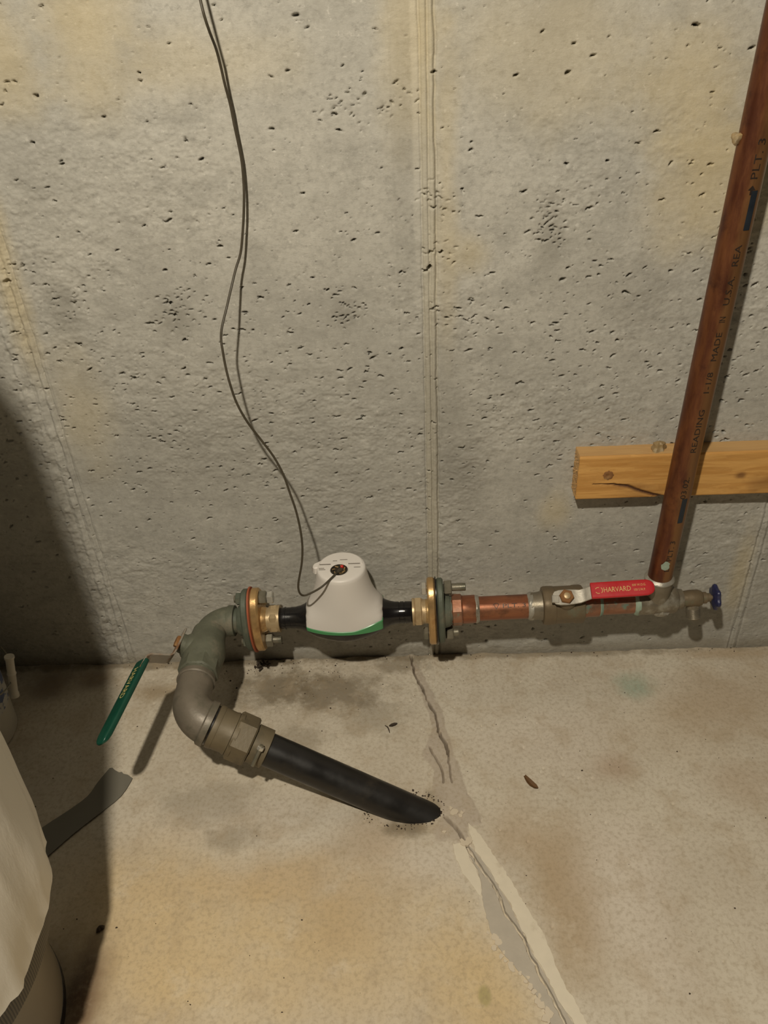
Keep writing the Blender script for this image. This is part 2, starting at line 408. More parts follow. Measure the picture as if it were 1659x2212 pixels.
# tensor-grid noise for the relief of wall and floor
def vn(X, Y, fx, fy, seed):
    rs = np.random.RandomState(seed)
    def prep(A, f):
        u = (A - A.min()) * f; i = np.floor(u).astype(int); t = u - i; return i, t * t * (3 - 2 * t)
    i, t = prep(X, fx); j, s = prep(Y, fy)
    L = rs.rand(i.max() + 2, j.max() + 2) * 2 - 1
    A = L[i] * (1 - t)[:, None] + L[i + 1] * t[:, None]
    return A[:, j] * (1 - s) + A[:, j + 1] * s
def fbm(X, Y, f, seed, octv=4, asp=1.0):
    r = 0; a = 1
    for k in range(octv): r = r + a * vn(X, Y, f, f * asp, seed + k); a *= .5; f *= 2.1
    return r
def grid_object(name, P, mat, attrs=None, kind='structure'):
    nx, ny = P.shape[:2]
    me = bpy.data.meshes.new(name)
    me.vertices.add(nx * ny); me.vertices.foreach_set('co', P.reshape(-1).astype(np.float32))
    idx = np.arange(nx * ny).reshape(nx, ny)
    q = np.stack([idx[:-1, :-1], idx[1:, :-1], idx[1:, 1:], idx[:-1, 1:]], -1).reshape(-1, 4)
    nq = len(q)
    me.loops.add(nq * 4); me.loops.foreach_set('vertex_index', q.reshape(-1).astype(np.int32))
    me.polygons.add(nq); me.polygons.foreach_set('loop_start', np.arange(0, nq * 4, 4, dtype=np.int32))
    me.polygons.foreach_set('use_smooth', np.ones(nq, dtype=bool))
    me.update(calc_edges=True)
    for k, a in (attrs or {}).items():
        at = me.attributes.new(k, 'FLOAT', 'POINT'); at.data.foreach_set('value', a.reshape(-1).astype(np.float32))
    me.materials.append(M[mat])
    o = bpy.data.objects.new(name, me); col.objects.link(o)
    if kind: o['kind'] = kind
    return o
def axis(*segs):
    out = []
    for a, b, h in segs: out.append(np.arange(a, b - h * .4, h))
    out.append(np.array([segs[-1][1]])); return np.concatenate(out)
def polydist(X, Y, pts):
    D = np.full((len(X), len(Y)), 9.0)
    for (ax, ay), (bx, by) in zip(pts[:-1], pts[1:]):
        m = .03
        i0, i1 = np.searchsorted(X, (min(ax, bx) - m, max(ax, bx) + m)); j0, j1 = np.searchsorted(Y, (min(ay, by) - m, max(ay, by) + m))
        if i1 <= i0 or j1 <= j0: continue
        x = X[i0:i1, None]; y = Y[None, j0:j1]; L = (bx - ax) ** 2 + (by - ay) ** 2 + 1e-12
        t = np.clip(((x - ax) * (bx - ax) + (y - ay) * (by - ay)) / L, 0, 1)
        d = np.hypot(x - ax - t * (bx - ax), y - ay - t * (by - ay))
        D[i0:i1, j0:j1] = np.minimum(D[i0:i1, j0:j1], d)
    return D
def inside(X, Y, poly):
    x = X[:, None]; y = Y[None, :]; c = np.zeros((len(X), len(Y)), bool); n = len(poly)
    for i in range(n):
        (x1, y1), (x2, y2) = poly[i], poly[(i + 1) % n]
        if y1 == y2: continue
        c ^= ((y1 > y) != (y2 > y)) & (x < (x2 - x1) * (y - y1) / (y2 - y1) + x1)
    return c
def jag(pts, amp, seed, step=.006, closed=False):
    r = random.Random(seed); out = []
    P = list(pts) + ([pts[0]] if closed else [])
    for a, b in zip(P[:-1], P[1:]):
        n = max(1, int(math.hypot(b[0] - a[0], b[1] - a[1]) / step))
        for k in range(n):
            t = k / n
            out.append((a[0] + (b[0] - a[0]) * t + r.uniform(-amp, amp), a[1] + (b[1] - a[1]) * t + r.uniform(-amp, amp)))
    if not closed: out.append(P[-1])
    return out

# ------------------------------------------------------------------ wall
def build_wall():
    X = axis((-3, -1.0, .1), (-.97, .71, .0015), (.71, 3, .1)); Z = axis((-.02, 1.24, .0015), (1.24, 2.4, .1))
    x = X[:, None]; z = Z[None, :]
    n1 = fbm(X, Z, 6, 11, 3); n2 = fbm(X, Z, 45, 21, 4, 1.5); n3 = vn(X, Z, 220, 300, 31)
    rough = np.clip(fbm(X, Z, 5, 41, 3) * 1.2 + .45, 0, 1) * np.clip(1.25 - np.abs(z - .62) * 1.2, .3, 1)
    d = .0011 * n1 + .0003 * n2 + .00055 * n3 * rough + .0006 * n2 * rough
    flakes = np.clip(fbm(X, Z, 28, 51, 3, 1.7) - .25, 0, .25)
    d += .0035 * flakes * rough
    wob = lambda sd, a: a * fbm(np.array([0., .001]), Z, 20, sd, 4)[0][None, :]
    def line(x0, w, depth, sd, a=.0008):
        nonlocal d
        u = (x - x0 - wob(sd, a)) / w
        d = d + depth * np.exp(-u * u)
    # centre panel joint: a low plateau with a groove down its middle and ragged edges
    c0 = .0042
    u = np.clip((.0105 - np.abs(x - c0 - wob(61, .0008))) / .0015, 0, 1)
    d = d * (1 - .5 * u) + .0016 * u
    line(c0, .0014, -.0050, 62, .0003); line(c0 - .0108, .0016, -.0034, 63); line(c0 + .0112, .0020, -.0046, 64, .0018)
    line(c0 + .006, .0012, .0008, 65); line(-.048, .002, .0006, 66)
    # left joint: a band of fine ridges
    for k, (o, w, h) in enumerate([(0, .0016, -.0028), (-.007, .0018, .0016), (-.013, .0018, -.0022), (-.022, .0025, .0016), (-.03, .002, -.0014), (-.045, .003, .0016), (.007, .0018, .0012)]):
        line(-.6485 + o, w, h, 70 + k, .0012)
    band = np.exp(-((x + .685) / .035) ** 2)
    d += band * (.0022 * fbm(X, Z, 60, 81, 3) + .002 * np.clip(fbm(X, Z, 35, 85, 3), 0, 1))
    # right joint
    for k, (o, w, h) in enumerate([(0, .0014, -.0024), (.008, .0016, .0014), (.014, .0014, -.0020), (-.006, .0016, .001)]):
        line(.627 + o, w, h, 90 + k, .001)
    # bug holes
    rs = np.random.RandomState(5)
    pits = []
    for _ in range(5200):
        px = rs.uniform(-.96, .70); pz = rs.uniform(.02, 1.24)
        if rs.rand() > .28 + .72 * math.exp(-((pz - .66) / .24) ** 2): continue
        big = rs.rand() ** 4
        pits.append((px, pz, (.0012 + .0034 * big) * rs.uniform(.7, 1.3), .0008 + .0010 * big * rs.uniform(.5, 1), rs.normal(.06, .28), .0030 + .007 * big))
    for (px, pz, a, b, th, dep) in list(pits):
        if a > .0022:
            for _ in range(rs.randint(1, 3)):
                pits.append((px + rs.uniform(-1.2, 1.2) * a, pz + rs.normal(0, .9) * b, a * rs.uniform(.35, .7), b * rs.uniform(.6, 1.1), th + rs.normal(0, .8), dep * rs.uniform(.3, .8)))
    for cx, cz, n, sp in [(-.1369, .7594, 26, .018), (.188, .8761, 30, .02), (-.4072, .7631, 30, .022), (.186, .91, 20, .014), (-.5697, .8083, 16, .02), (-.0559, 1.0623, 22, .028),
                      (-.1143, 1.0591, 18, .02), (-.5065, .6614, 14, .03), (.079, .7425, 22, .025), (.0199, .85, 16, .018), (.4486, .851, 16, .03), (-.623, .8549, 12, .02), (-.40, .80, 20, .02), (.02, .93, 26, .02)]:
        for _ in range(n):
            pits.append((cx + rs.normal(0, sp), cz + rs.normal(0, sp * .6), rs.uniform(.0012, .0046), rs.uniform(.0008, .0018), rs.normal(.2, .5), rs.uniform(.0025, .006)))
    for cx, cz, r in [(-.6621, .8361, .006), (-.499, .6628, .005), (-.6313, .8567, .003), (-.626, .5732, .003), (.2115, .8009, .005), (.1952, 1.0866, .004)]:
        pits.append((cx, cz, r, r * .6, .4, .010))
    pits.append((c0, .8287, .0036, .0032, 0, .016))
    for px, pz, a, b, th, dep in pits:
        m = a * 1.8 + .002
        i0, i1 = np.searchsorted(X, (px - m, px + m)); j0, j1 = np.searchsorted(Z, (pz - m, pz + m))
        if i1 <= i0 or j1 <= j0: continue
        dx = X[i0:i1, None] - px; dz = Z[None, j0:j1] - pz
        c, s = math.cos(th), math.sin(th)
        q = ((dx * c + dz * s) / a) ** 2 + ((-dx * s + dz * c) / b) ** 2
        q = q * (1 + .5 * n3[i0:i1, j0:j1])
        d[i0:i1, j0:j1] -= dep * np.clip(1.35 - q, 0, 1)
    fade = np.clip((x + .975) / .02, 0, 1) * np.clip((.715 - x) / .02, 0, 1) * np.clip((1.245 - z) / .02, 0, 1)
    d = d * fade
    P = np.stack([np.broadcast_to(x, d.shape), -d, np.broadcast_to(z, d.shape)], -1)
    o = grid_object('wall_back', P, 'wall')
    o['label'] = 'grey cast concrete basement wall with panel joints and air holes'
    return o
wall_back = build_wall()

# ------------------------------------------------------------------ floor
STRIP_R = [(0.0443, -0.4093), (0.0592, -0.4262), (0.0764, -0.4587), (0.0930, -0.4900), (0.1126, -0.5345), (0.1292, -0.5710), (0.1432, -0.6005), (0.1520, -0.6412), (0.1615, -0.6726), (0.1755, -0.7027), (0.1850, -0.7271), (0.205, -.78)]
STRIP_L = [(0.0439, -0.4324), (0.0502, -0.4614), (0.0603, -0.4771), (0.0724, -0.4986), (0.0834, -0.5253), (0.0968, -0.5512), (0.1045, -0.5760), (0.1156, -0.6105), (0.1248, -0.6359), (0.1362, -0.6605), (0.1480, -0.6934), (0.1661, -0.7270), (.186, -.78)]
WEDGE = [(0.0136, -0.4479), (0.0342, -0.4452), (0.0406, -0.4737), (0.0504, -0.4922), (0.0553, -0.5161), (0.0540, -0.5448), (0.0420, -0.5246), (0.0272, -0.5008), (0.0175, -0.4763)]
MORTAR_L = [(0.0409, -0.4706), (0.0493, -0.4892), (0.0553, -0.5161), (0.0540, -0.5448), (0.0581, -0.5726), (0.0623, -0.5967), (0.0726, -0.6227), (0.0904, -0.6453), (0.1080, -0.6649), (0.1194, -0.6885), (0.1284, -0.7090), (0.1328, -0.7266), (.145, -.78)]
TAUPE = [(-.05, -.03), (-.034, -.03), (-.012, -.09), (.012, -.16), (0.0182, -0.2132), (0.0284, -0.2626), (0.0424, -0.3356), (0.0579, -0.3718), (0.0666, -0.4098), (0.0423, -0.4159), (0.0397, -0.4485), (0.0167, -0.4448), (-0.0067, -0.4443), (-0.0233, -0.4211), (0.0018, -0.3948), (-0.0032, -0.3739), (-0.0171, -0.3414), (-0.0091, -0.3006), (-0.0302, -0.2610), (-0.0194, -0.2329), (-.008, -.205), (-.02, -.15), (-.035, -.1)]
CRACK_A = [(-0.0464, -0.0047), (-0.0419, -0.0558), (-0.0251, -0.1001), (-0.0157, -0.1330), (-0.0031, -0.1650), (0.0017, -0.2085), (0.0135, -0.2380), (0.0170, -0.2623)]
CRACK_A2 = [(0.0170, -0.2623), (0.0184, -0.2937), (0.0212, -0.3258)]
CRACK_B = [(-0.0166, -0.2473), (-0.0047, -0.2736), (0.0045, -0.2972), (0.0055, -0.3255)]
CRACK_C = [(0.0048, -0.3949), (0.0243, -0.4188), (0.0368, -0.4484), (0.0492, -0.4738), (0.0611, -0.4984), (0.0744, -0.5194), (0.0829, -0.5425), (0.0871, -0.5648), (0.1004, -0.5867), (0.1111, -0.6052), (0.1166, -0.6308), (0.1237, -0.6433), (0.1274, -0.6604), (0.1360, -0.6770), (0.1428, -0.6956), (0.1525, -0.7229), (.174, -.78)]

def build_floor():
    X = axis((-3, -.86, .1), (-.86, -.06, .0022), (-.06, .20, .0011), (.20, .76, .0022), (.76, 3, .1)); Y = axis((-3, -.86, .1), (-.86, .006, .0022))
    x = X[:, None]; y = Y[None, :]
    d = .0009 * fbm(X, Y, 4, 101, 3) + .00022 * fbm(X, Y, 60, 111, 3)
    near = np.exp(-((y + .05) / .08) ** 2) * (x < 0)
    d += near * .0009 * np.clip(fbm(X, Y, 40, 121, 4), -1, 1)
    ja = jag(CRACK_A, .0016, 3); D = polydist(X, Y, ja)
    wv = .0022 + .0012 * fbm(X, Y, 40, 131, 2)
    g = np.clip(1.5 - D / np.maximum(wv * .85, .0008), 0, 1); d -= .010 * g; cd = g.copy()
    for k, c in enumerate((CRACK_A2, CRACK_B, CRACK_C[:3])):
        D = polydist(X, Y, jag(c, .0012, 5 + k)); g = np.clip(1.3 - D / (.0015 + .0003 * k), 0, 1); d -= .005 * g; cd = np.maximum(cd, g * .8)
    D = polydist(X, Y, jag(CRACK_C, .0016, 9)); d -= .006 * np.clip(1.4 - D / .0026, 0, 1)
    pm = inside(X, Y, TAUPE)
    soft = pm.astype(float)
    for _ in range(9):
        soft[1:-1, 1:-1] = (soft[1:-1, 1:-1] * 2 + soft[2:, 1:-1] + soft[:-2, 1:-1] + soft[1:-1, 2:] + soft[1:-1, :-2]) / 6
    d += .0008 * soft
    soft = np.clip((soft + .42 * fbm(X, Y, 45, 141, 4) * (soft > .02) * (soft < .98) - .3) / .4, 0, 1)
    # ragged open joint against the wall
    jn = fbm(X, np.array([0., .001]), 25, 151, 4)[:, :1]
    d -= .007 * np.exp(-((y - .002) / (.0035 + .0022 * jn)) ** 2)
    hx, hy = -.045, -.377
    q = ((x - hx) / .045) ** 2 + ((y - hy) / .035) ** 2
    d -= .003 * np.exp(-q * 2) * (1 + .6 * fbm(X, Y, 90, 161, 3))
    rs = np.random.RandomState(8)
    for _ in range(420):
        px = rs.uniform(-.84, .74); py = rs.uniform(-.84, -.005); a = rs.uniform(.0012, .003)
        if rs.rand() < .5: px = rs.normal(-.3, .2); py = -abs(rs.normal(.08, .07))
        i0, i1 = np.searchsorted(X, (px - .006, px + .006)); j0, j1 = np.searchsorted(Y, (py - .006, py + .006))
        if i1 <= i0 or j1 <= j0: continue
        qq = ((X[i0:i1, None] - px) / a) ** 2 + ((Y[None, j0:j1] - py) / a) ** 2
        d[i0:i1, j0:j1] -= .0018 * np.clip(1.3 - qq, 0, 1)
    P = np.stack([np.broadcast_to(x, d.shape), np.broadcast_to(y, d.shape), d], -1)
    o = grid_object('floor', P, 'floor', {'patch': soft, 'crackdirt': cd})
    o['label'] = 'stained concrete basement floor with a long repaired crack'
    return o
floor_o = build_floor()

def slab(name, poly, z0, z1, mat, parent, seed, amp=.0008, dome=.5):
    pts = jag(poly, amp, seed, .005, True)
    cx = sum(p[0] for p in pts) / len(pts); cy = sum(p[1] for p in pts) / len(pts)
    mb = MB()
    n = len(pts)
    r0 = [(p[0], p[1], z0) for p in pts]; r1 = [(p[0], p[1], z0 + (z1 - z0) * dome) for p in pts]
    r2 = []
    for i, p in enumerate(pts):
        a = V(pts[i - 1]); b = V(pts[(i + 1) % n]); t = (b - a).normalized(); nn = V(-t.y, t.x)
        r2.append((p[0] + nn.x * .0007, p[1] + nn.y * .0007, z1))
    if sum(pts[i][0] * pts[(i + 1) % n][1] - pts[(i + 1) % n][0] * pts[i][1] for i in range(n)) < 0:
        r0.reverse(); r1.reverse(); 
        r2 = [(2 * p[0] - q[0], 2 * p[1] - q[1], q[2]) for p, q in zip(pts, r2)]; r2.reverse()
    mb.rings([r0, r1, r2])
    return part(name, mb, mat, parent)

crk_l = [(p[0] - .0022, p[1] - .0006) for p in CRACK_C[3:]]
crk_r = [(p[0] + .0016, p[1] + .0004) for p in CRACK_C[2:]]
slab('repair_strip', STRIP_R + STRIP_L[::-1], -.004, .0013, 'cream', floor_o, 1, .0013)
slab('repair_strip', WEDGE, -.004, .0012, 'cream', floor_o, 2, .0012)
slab('mortar_strip', MORTAR_L + crk_l[::-1], -.004, .0015, 'mortar', floor_o, 3, .0012)
slab('mortar_strip', crk_r + STRIP_L[::-1][:-1], -.004, .0018, 'mortar', floor_o, 4, .0005)
rr = random.Random(4)
for k in range(34):   # pale crust flakes along the left edge of the mortar and by the pipe hole
    if k < 24:
        t = k / 23; i = 5 + t * 6.5; a = MORTAR_L[int(i)]; b = MORTAR_L[min(12, int(i) + 1)]; f = i - int(i)
        cx, cy = a[0] + (b[0] - a[0]) * f + rr.uniform(-.006, .005), a[1] + (b[1] - a[1]) * f
    else:
        cx, cy = rr.choice([(.006, -.431), (.036, -.445), (.045, -.437), (.02, -.385), (.03, -.395)]); cx += rr.uniform(-.006, .006); cy += rr.uniform(-.006, .006)
    r = rr.uniform(.004, .009)
    poly = [(cx + r * rr.uniform(.5, 1) * math.cos(a), cy + r * rr.uniform(.5, 1) * math.sin(a)) for a in [j * math.pi / 3.5 for j in range(7)]]
    slab('crust_flake', poly, -.002, .0015 + .00003 * k, 'flake', floor_o, 50 + k, .0004)

# ------------------------------------------------------------------ timber board on the wall
def build_board():
    x0, x1, z0, z1, yb, yf = .2596, 1.15, .4113, .5000, -.0002, -.038
    X = axis((x0, .66, .0022), (.66, x1, .03)); Z = np.linspace(z0, z1, 48)
    loc = V(x0, 0, z0)
    t = thing('timber_board', (x0, 0, z0), 'orange pine board fixed to the wall behind the copper riser', 'board')
    crack = [(.288, .4440), (.324, .4415), (.350, .4360), (.3707, .4268), (.395, .4170), (.4157, .4113), (.43, .4085)]
    D = polydist(X, Z, jag(crack, .0004, 3, .004))
    taper = np.clip((X - .292) / .06, 0.15, 1)[:, None]
    g = np.clip(1.25 - D / (.0030 * taper + .0006), 0, 1)
    y = yf + .004 * g + .0003 * fbm(X, Z, 30, 5, 3, 6)
    edge = np.minimum(Z - z0, z1 - Z)[None, :]
    y = y + .0022 * np.clip(1 - edge / .003, 0, 1) ** 2
    nx, nz = len(X), len(Z)
    mb = MB()
    rs = random.Random(2)
    left_jag = [rs.uniform(-.0008, .0006) for _ in range(nz)]
    vs_ = []
    for i in range(nx):
        for j in range(nz):
            vs_.append((X[i] + (left_jag[j] if i == 0 else 0), float(y[i, j]), Z[j]))
    idx = lambda i, j: i * nz + j
    fs = [(idx(i, j), idx(i + 1, j), idx(i + 1, j + 1), idx(i, j + 1)) for i in range(nx - 1) for j in range(nz - 1)]
    mb.add(vs_, fs)
    # top, bottom, left end, right end, back
    def strip(front):
        back = [(p[0], yb, p[2]) for p in front]
        n = len(front); mb.add(front + back, [(k, k + 1, n + k + 1, n + k) for k in range(n - 1)])
    top = [vs_[idx(i, nz - 1)] for i in range(nx)]; bot = [vs_[idx(i, 0)] for i in range(nx)]
    le = [vs_[idx(0, j)] for j in range(nz)]; ri = [vs_[idx(nx - 1, j)] for j in range(nz)]
    strip(top[::1]); strip(bot[::-1]); strip(le); strip(ri[::-1])
    mb.add([(x0, yb, z0), (x1, yb, z0), (x1, yb, z1), (x0, yb, z1)], [(0, 3, 2, 1)])
    o = part('plank', mb, 'wood', t, angle=50)
    o.parent = t
    # material is mapped in world metres: keep the mesh in the thing's frame and shift by a split attribute
    at = o.data.attributes.new('split', 'FLOAT', 'POINT')
    a = np.zeros(len(o.data.vertices), np.float32); a[:nx * nz] = g.reshape(-1); at.data.foreach_set('value', a)
    for sx, sz in ((.3127, .4612), (.735, .458)):
        s = MB().lathe((sx, yf + .001, sz), (0, -1, 0), [(0, .0095), (.0012, .0092), (.002, .0075), (.0022, .004), (.0012, .002)], 20, fn=lambda a, q: 1 + .1 * math.cos(8 * a))
        part('screw_head', s, 'rust', t, 'rusty star-shaped screw head')
    spl = MB()
    for k in range(34):
        z = z0 + .003 + (z1 - z0 - .006) * rs.random(); yy = rs.uniform(yf + .002, yb - .004); L = rs.uniform(.002, .0055)
        spl.tube([(x0 + .004, yy, z), (x0 - L, yy + rs.uniform(-.001, .001), z + rs.uniform(-.0015, .0015))], [.0008, .0002], 5)
    o2 = part('splinters', spl, 'wood', t, kind='stuff')
    return t
board = build_board()

gl = MB(); rs_ = random.Random(6)
gl.lathe((.400, -.018, .4995), (0, 0, 1), [(0, .013), (.003, .0125), (.007, .009), (.012, .0085), (.015, .004)], 18, fn=lambda a, t: 1 + .25 * math.sin(2 * a + 90 * t) + .15 * math.sin(5 * a + 60 * t))
solo('adhesive_blob', gl, 'glue', (.400, -.018, .5), 'amber blob of dried glue on top of the pine board', 'glue blob')

# ------------------------------------------------------------------ pipe run along the wall
YR = -.08
def zr(x): return .1935 + .027 * x
def RP(x): return V(x, YR, zr(x))
AX = V(1, 0, .027).normalized()
def run(mb, pts, n=40, **k):   # lathe along the run, pts = (world x, radius)
    return mb.lathe(RP(pts[0][0]), AX, [((x - pts[0][0]) * 1.00036, r) for x, r in pts], n, **k)
def cyl(a, b, r, bev=.001): return [(a, r - bev), (a + bev, r), (b - bev, r), (b, r - bev)]

# ---- water meter
MX = -.1695
mt = thing('water_meter', (MX, YR, 0.132), 'white dome-topped water meter with green rim between two flanges', 'water meter')
prof = [(.3085, .0435, .0435), (.3060, .0452, .0452), (.3000, .0462, .0462), (.288, .0482, .0468), (.272, .0515, .0476), (.256, .0560, .0486), (.243, .0615, .0494),
        (.233, .0670, .0501), (.2235, .0755, .0507), (.214, .0855, .0514), (.204, .0940, .0522), (.194, .1000, .0530)]
CL = .0728
def shroud_ring(z, rx, ry, n=96, k=1.0):
    out = []
    for i in range(n):
        a = 2 * math.pi * i / n
        x = rx * math.cos(a) * k; y = ry * math.sin(a) * k
        out.append(V(MX + max(-CL * k, min(CL * k, x)), YR + y, z))
    return out
body = MB()
top = [shroud_ring(.3095, r, r) for r in (.002, .020, .0400)] 
body.rings(top + [shroud_ring(*p) for p in prof] + [shroud_ring(.194, .097, .051)], True, False)
part('shroud', body, 'whiteplastic', mt, angle=40)
band = MB()     # green band, its upper edge sweeping up to the right
n = 96
ga, gb, gc = [], [], []
for i in range(n):
    a = 2 * math.pi * i / n; x = max(-CL, min(CL, .1005 * math.cos(a))); y = .0534 * math.sin(a)
    s = max(0, (x / CL)) if y < .03 else 0
    sw = max(0., min(1., (x / CL - .15) / .85)); sw = sw * sw * (3 - 2 * sw)
    h = .0075 + .013 * sw
    zt = .186 + h
    k = 1 - .008 * (h / .02)
    ga.append(V(MX + x * 1.004, YR + y * 1.01, .186)); gb.append(V(MX + x * 1.004, YR + y * 1.01, zt - .001)); gc.append(V(MX + x * .985, YR + y * .985, zt))
gi = [V(MX + (p.x - MX) * .9, YR + (p.y - YR) * .9, .186) for p in ga]
band.rings([gc, gb, ga, gi], False, False)
part('green_band', band, 'greenplastic', mt, 'green plastic band along the lower rim', angle=40)
lower = MB()
run(lower, [(-.2985, .0195), (-.2965, .0208), (-.2880, .0208), (-.2875, .0218), (-.2855, .0218), (-.2850, .0206), (-.2755, .0206), (-.2750, .0212), (-.266, .0214), (-.256, .0235), (-.247, .0275),
            (-.243, .0310), (-.225, .0400), (-.205, .0460), (-.185, .0500), (-.1695, .0510), (-.154, .0500), (-.134, .0460), (-.114, .0400), (-.0965, .0310), (-.092, .0275), (-.083, .0240), (-.074, .0218),
            (-.066, .0214), (-.0655, .0204), (-.0640, .0204), (-.0635, .0216), (-.057, .0216), (-.0565, .0204), (-.055, .0204), (-.0545, .0214), (-.041, .0208), (-.039, .0195)], 48)
part('flow_tube', lower, 'blackplastic', mt, 'black plastic flow tube and end spuds')
# top plate furniture
lid = MB(); pts = []
for i in range(25):
    a = math.radians(8 + (172 - 8) * i / 24); pts.append((.0405 * math.cos(a), .0405 * math.sin(a)))
lid.prism((MX, YR, .3092), (0, 0, 1), [(p[0], p[1]) for p in pts], .0018, .0006, up=(0, 1, 0))
part('lid', lid, 'whiteplastic', mt)
tab = MB().prism((MX, YR, .292), (0, 0, 1), [(-.036, .022), (-.052, .012), (-.055, .004), (-.050, -.002), (-.038, .000)], .0165, .002, up=(0, 1, 0))
part('hinge_tab', tab, 'whiteplastic', mt)
port = MB().lathe((MX - .003, YR - .012, .3093), (0, 0, 1), [(0, .0165), (.0016, .0160), (.0016, .0145), (.0006, .0140), (.0005, .004)], 32)
po = part('register_port', port, 'darkbits', mt, 'dark round register port')
part('port_ring', MB().tube([V(MX - .003 + .0168 * math.cos(a), YR - .012 + .0168 * math.sin(a), .3098) for a in [2 * math.pi * i / 32 for i in range(33)]], .0009, 6), 'whiteplastic', po)
dot = MB().lathe((MX + .002, YR - .0035, .3100), (0, 0, 1), [(0, .0034), (.003, .0030), (.0042, .0015)], 12)
part('red_indicator', dot, 'reddot', po, 'small red dot')
plug = MB().tube([(MX + .001, YR - .013, .310), (MX - .001, YR - .0165, .3125), (MX - .005, YR - .024, .3135)], [.005, .0042, .0026], 10)
part('cable_plug', plug, 'wire', po)
bits = MB()
for k in range(7):
    a = k * .9; bits.tube([(MX - .003 + .009 * math.cos(a), YR - .012 + .009 * math.sin(a), .3095), (MX - .003 + .012 * math.cos(a + .5), YR - .012 + .012 * math.sin(a + .5), .3118)], .0012, 6)
part('terminal', bits, 'brass', po)
for (dx, dy, L) in ((-.030, .0045, .021), (.024, .0050, .022), (-.036, -.0055, .010), (-.0345, -.0095, .012), (.030, -.0045, .012), (-.012, .014, .008), (.004, .017, .014)):
    zz = .3112 if dy > .003 else .3098
    part('printed_line', MB().prism((MX + dx, YR + dy, zz), (0, 0, 1), [(-L / 2, -.0007), (L / 2, -.0007), (L / 2, .0007), (-L / 2, .0007)], .0004, 0, up=(0, 1, 0)), 'meterink', mt)

# ---- meter nuts (each meter end has its own coupling nut)
def coupling_nut(a, b, label, mat, flip):
    t = thing('coupling_nut', RP(a if not flip else b), label, 'pipe nut')
    h = MB(); L = b - a
    if flip:   # left: collar on the outside, hex next to the meter
        h.lathe(RP(a), AX, [(0, .021), (.001, .0225), (.006, .0225), (.007, .0262), (L, .0262), (L, .020)], 40)
        hx = MB().hexa(RP(a + .009), AX, .0295, L - .013, .0022, rot=.3)
    else:
        h.lathe(RP(a), AX, [(0, .020), (0, .0268), (.004, .0268), (.005, .025), (L - .006, .025), (L - .006, .0235), (L, .0235)], 40)
        hx = MB().hexa(RP(a + .0045), AX, .0300, L - .012, .0022, rot=.3)
    part('collar', h, mat, t); part('hex_body', hx, mat, t)
    return t
coupling_nut(-.3240, -.2965, 'pale brass nut holding the meter to the left flange', 'palebrass', True)
coupling_nut(-.0405, -.0140, 'pale brass nut holding the meter to the right flange', 'palebrass', False)

# ---- oval two-bolt flanges
def oval(hl, hw, n=56, tilt=0.):
    """oval flange outline: round hub blended into two bolt ears along the second axis"""
    out = []
    for i in range(n):
        a = 2 * math.pi * i / n
        x = hw * math.copysign(abs(math.cos(a)) ** .92, math.cos(a)); y = hl * math.copysign(abs(math.sin(a)) ** 1.0, math.sin(a))
        c, s = math.cos(tilt), math.sin(tilt)
        out.append((x * c - y * s, x * s + y * c))
    return out
def bolt_dirs(tilt):  # offset of the bolt centre in world for the basis used by prism (u,v)
    u, v, w = basis(AX)
    return [(-math.sin(tilt) * u + math.cos(tilt) * v) * s for s in (.0495, -.0495)]

def flange_left():
    tl = math.radians(-7)
    t = thing('oval_flange', RP(-.3405), 'bronze oval flange with red gasket left of the meter', 'pipe flange')
    part('flange_plate', MB().prism(RP(-.3477), AX, oval(.068, .041, tilt=tl), .0165, .003), 'bronze', t)
    part('hub', MB().lathe(RP(-.3320), AX, [(0, .026), (.004, .025), (.010, .0225), (.012, .0215)], 36), 'bronze', t)
    part('gasket', MB().prism(RP(-.3515), AX, oval(.0705, .0435, tilt=tl), .0038, .0005), 'gasket', t, 'red rubber gasket')
    g = thing('oval_flange', RP(-.3600), 'green tarnished oval flange screwed to the left elbow nipple', 'pipe flange')
    part('flange_plate', MB().prism(RP(-.3655), AX, oval(.0665, .042, tilt=tl), .0140, .003), 'patinadark', g)
    part('hub', MB().lathe(RP(-.3780), AX, [(0, .0275), (.003, .030), (.0135, .032)], 36), 'patinadark', g)
    for k, d in enumerate(bolt_dirs(tl)):
        c = RP(-.3800) + d
        b = thing('flange_bolt', c, ('bright-headed bolt at the top of the left flange pair' if k == 0 else 'dull bolt with nut at the bottom of the left flange pair'), 'bolt')
        part('shank', MB().lathe(c, AX, [(0, .0065), (.001, .0072), (.078 if k else .066, .0072), (.079 if k else .067, .0065)], 16), 'bolt', b)
        part('head', MB().hexa(RP(-.3760) + d, AX, .0125, .0100, .0014, rot=.2), 'patinadark', b)
        part('nut', MB().hexa(RP(-.3312) + d, AX, .0140, .0140, .0016, rot=.5 if k else .1), 'bolt', b)
        if k == 0: part('bolt_end', MB().hexa(RP(-.3165) + d, AX, .0125, .0120, .0018, rot=.3), 'brightbolt', b, 'bright worn bolt end')
flange_left()

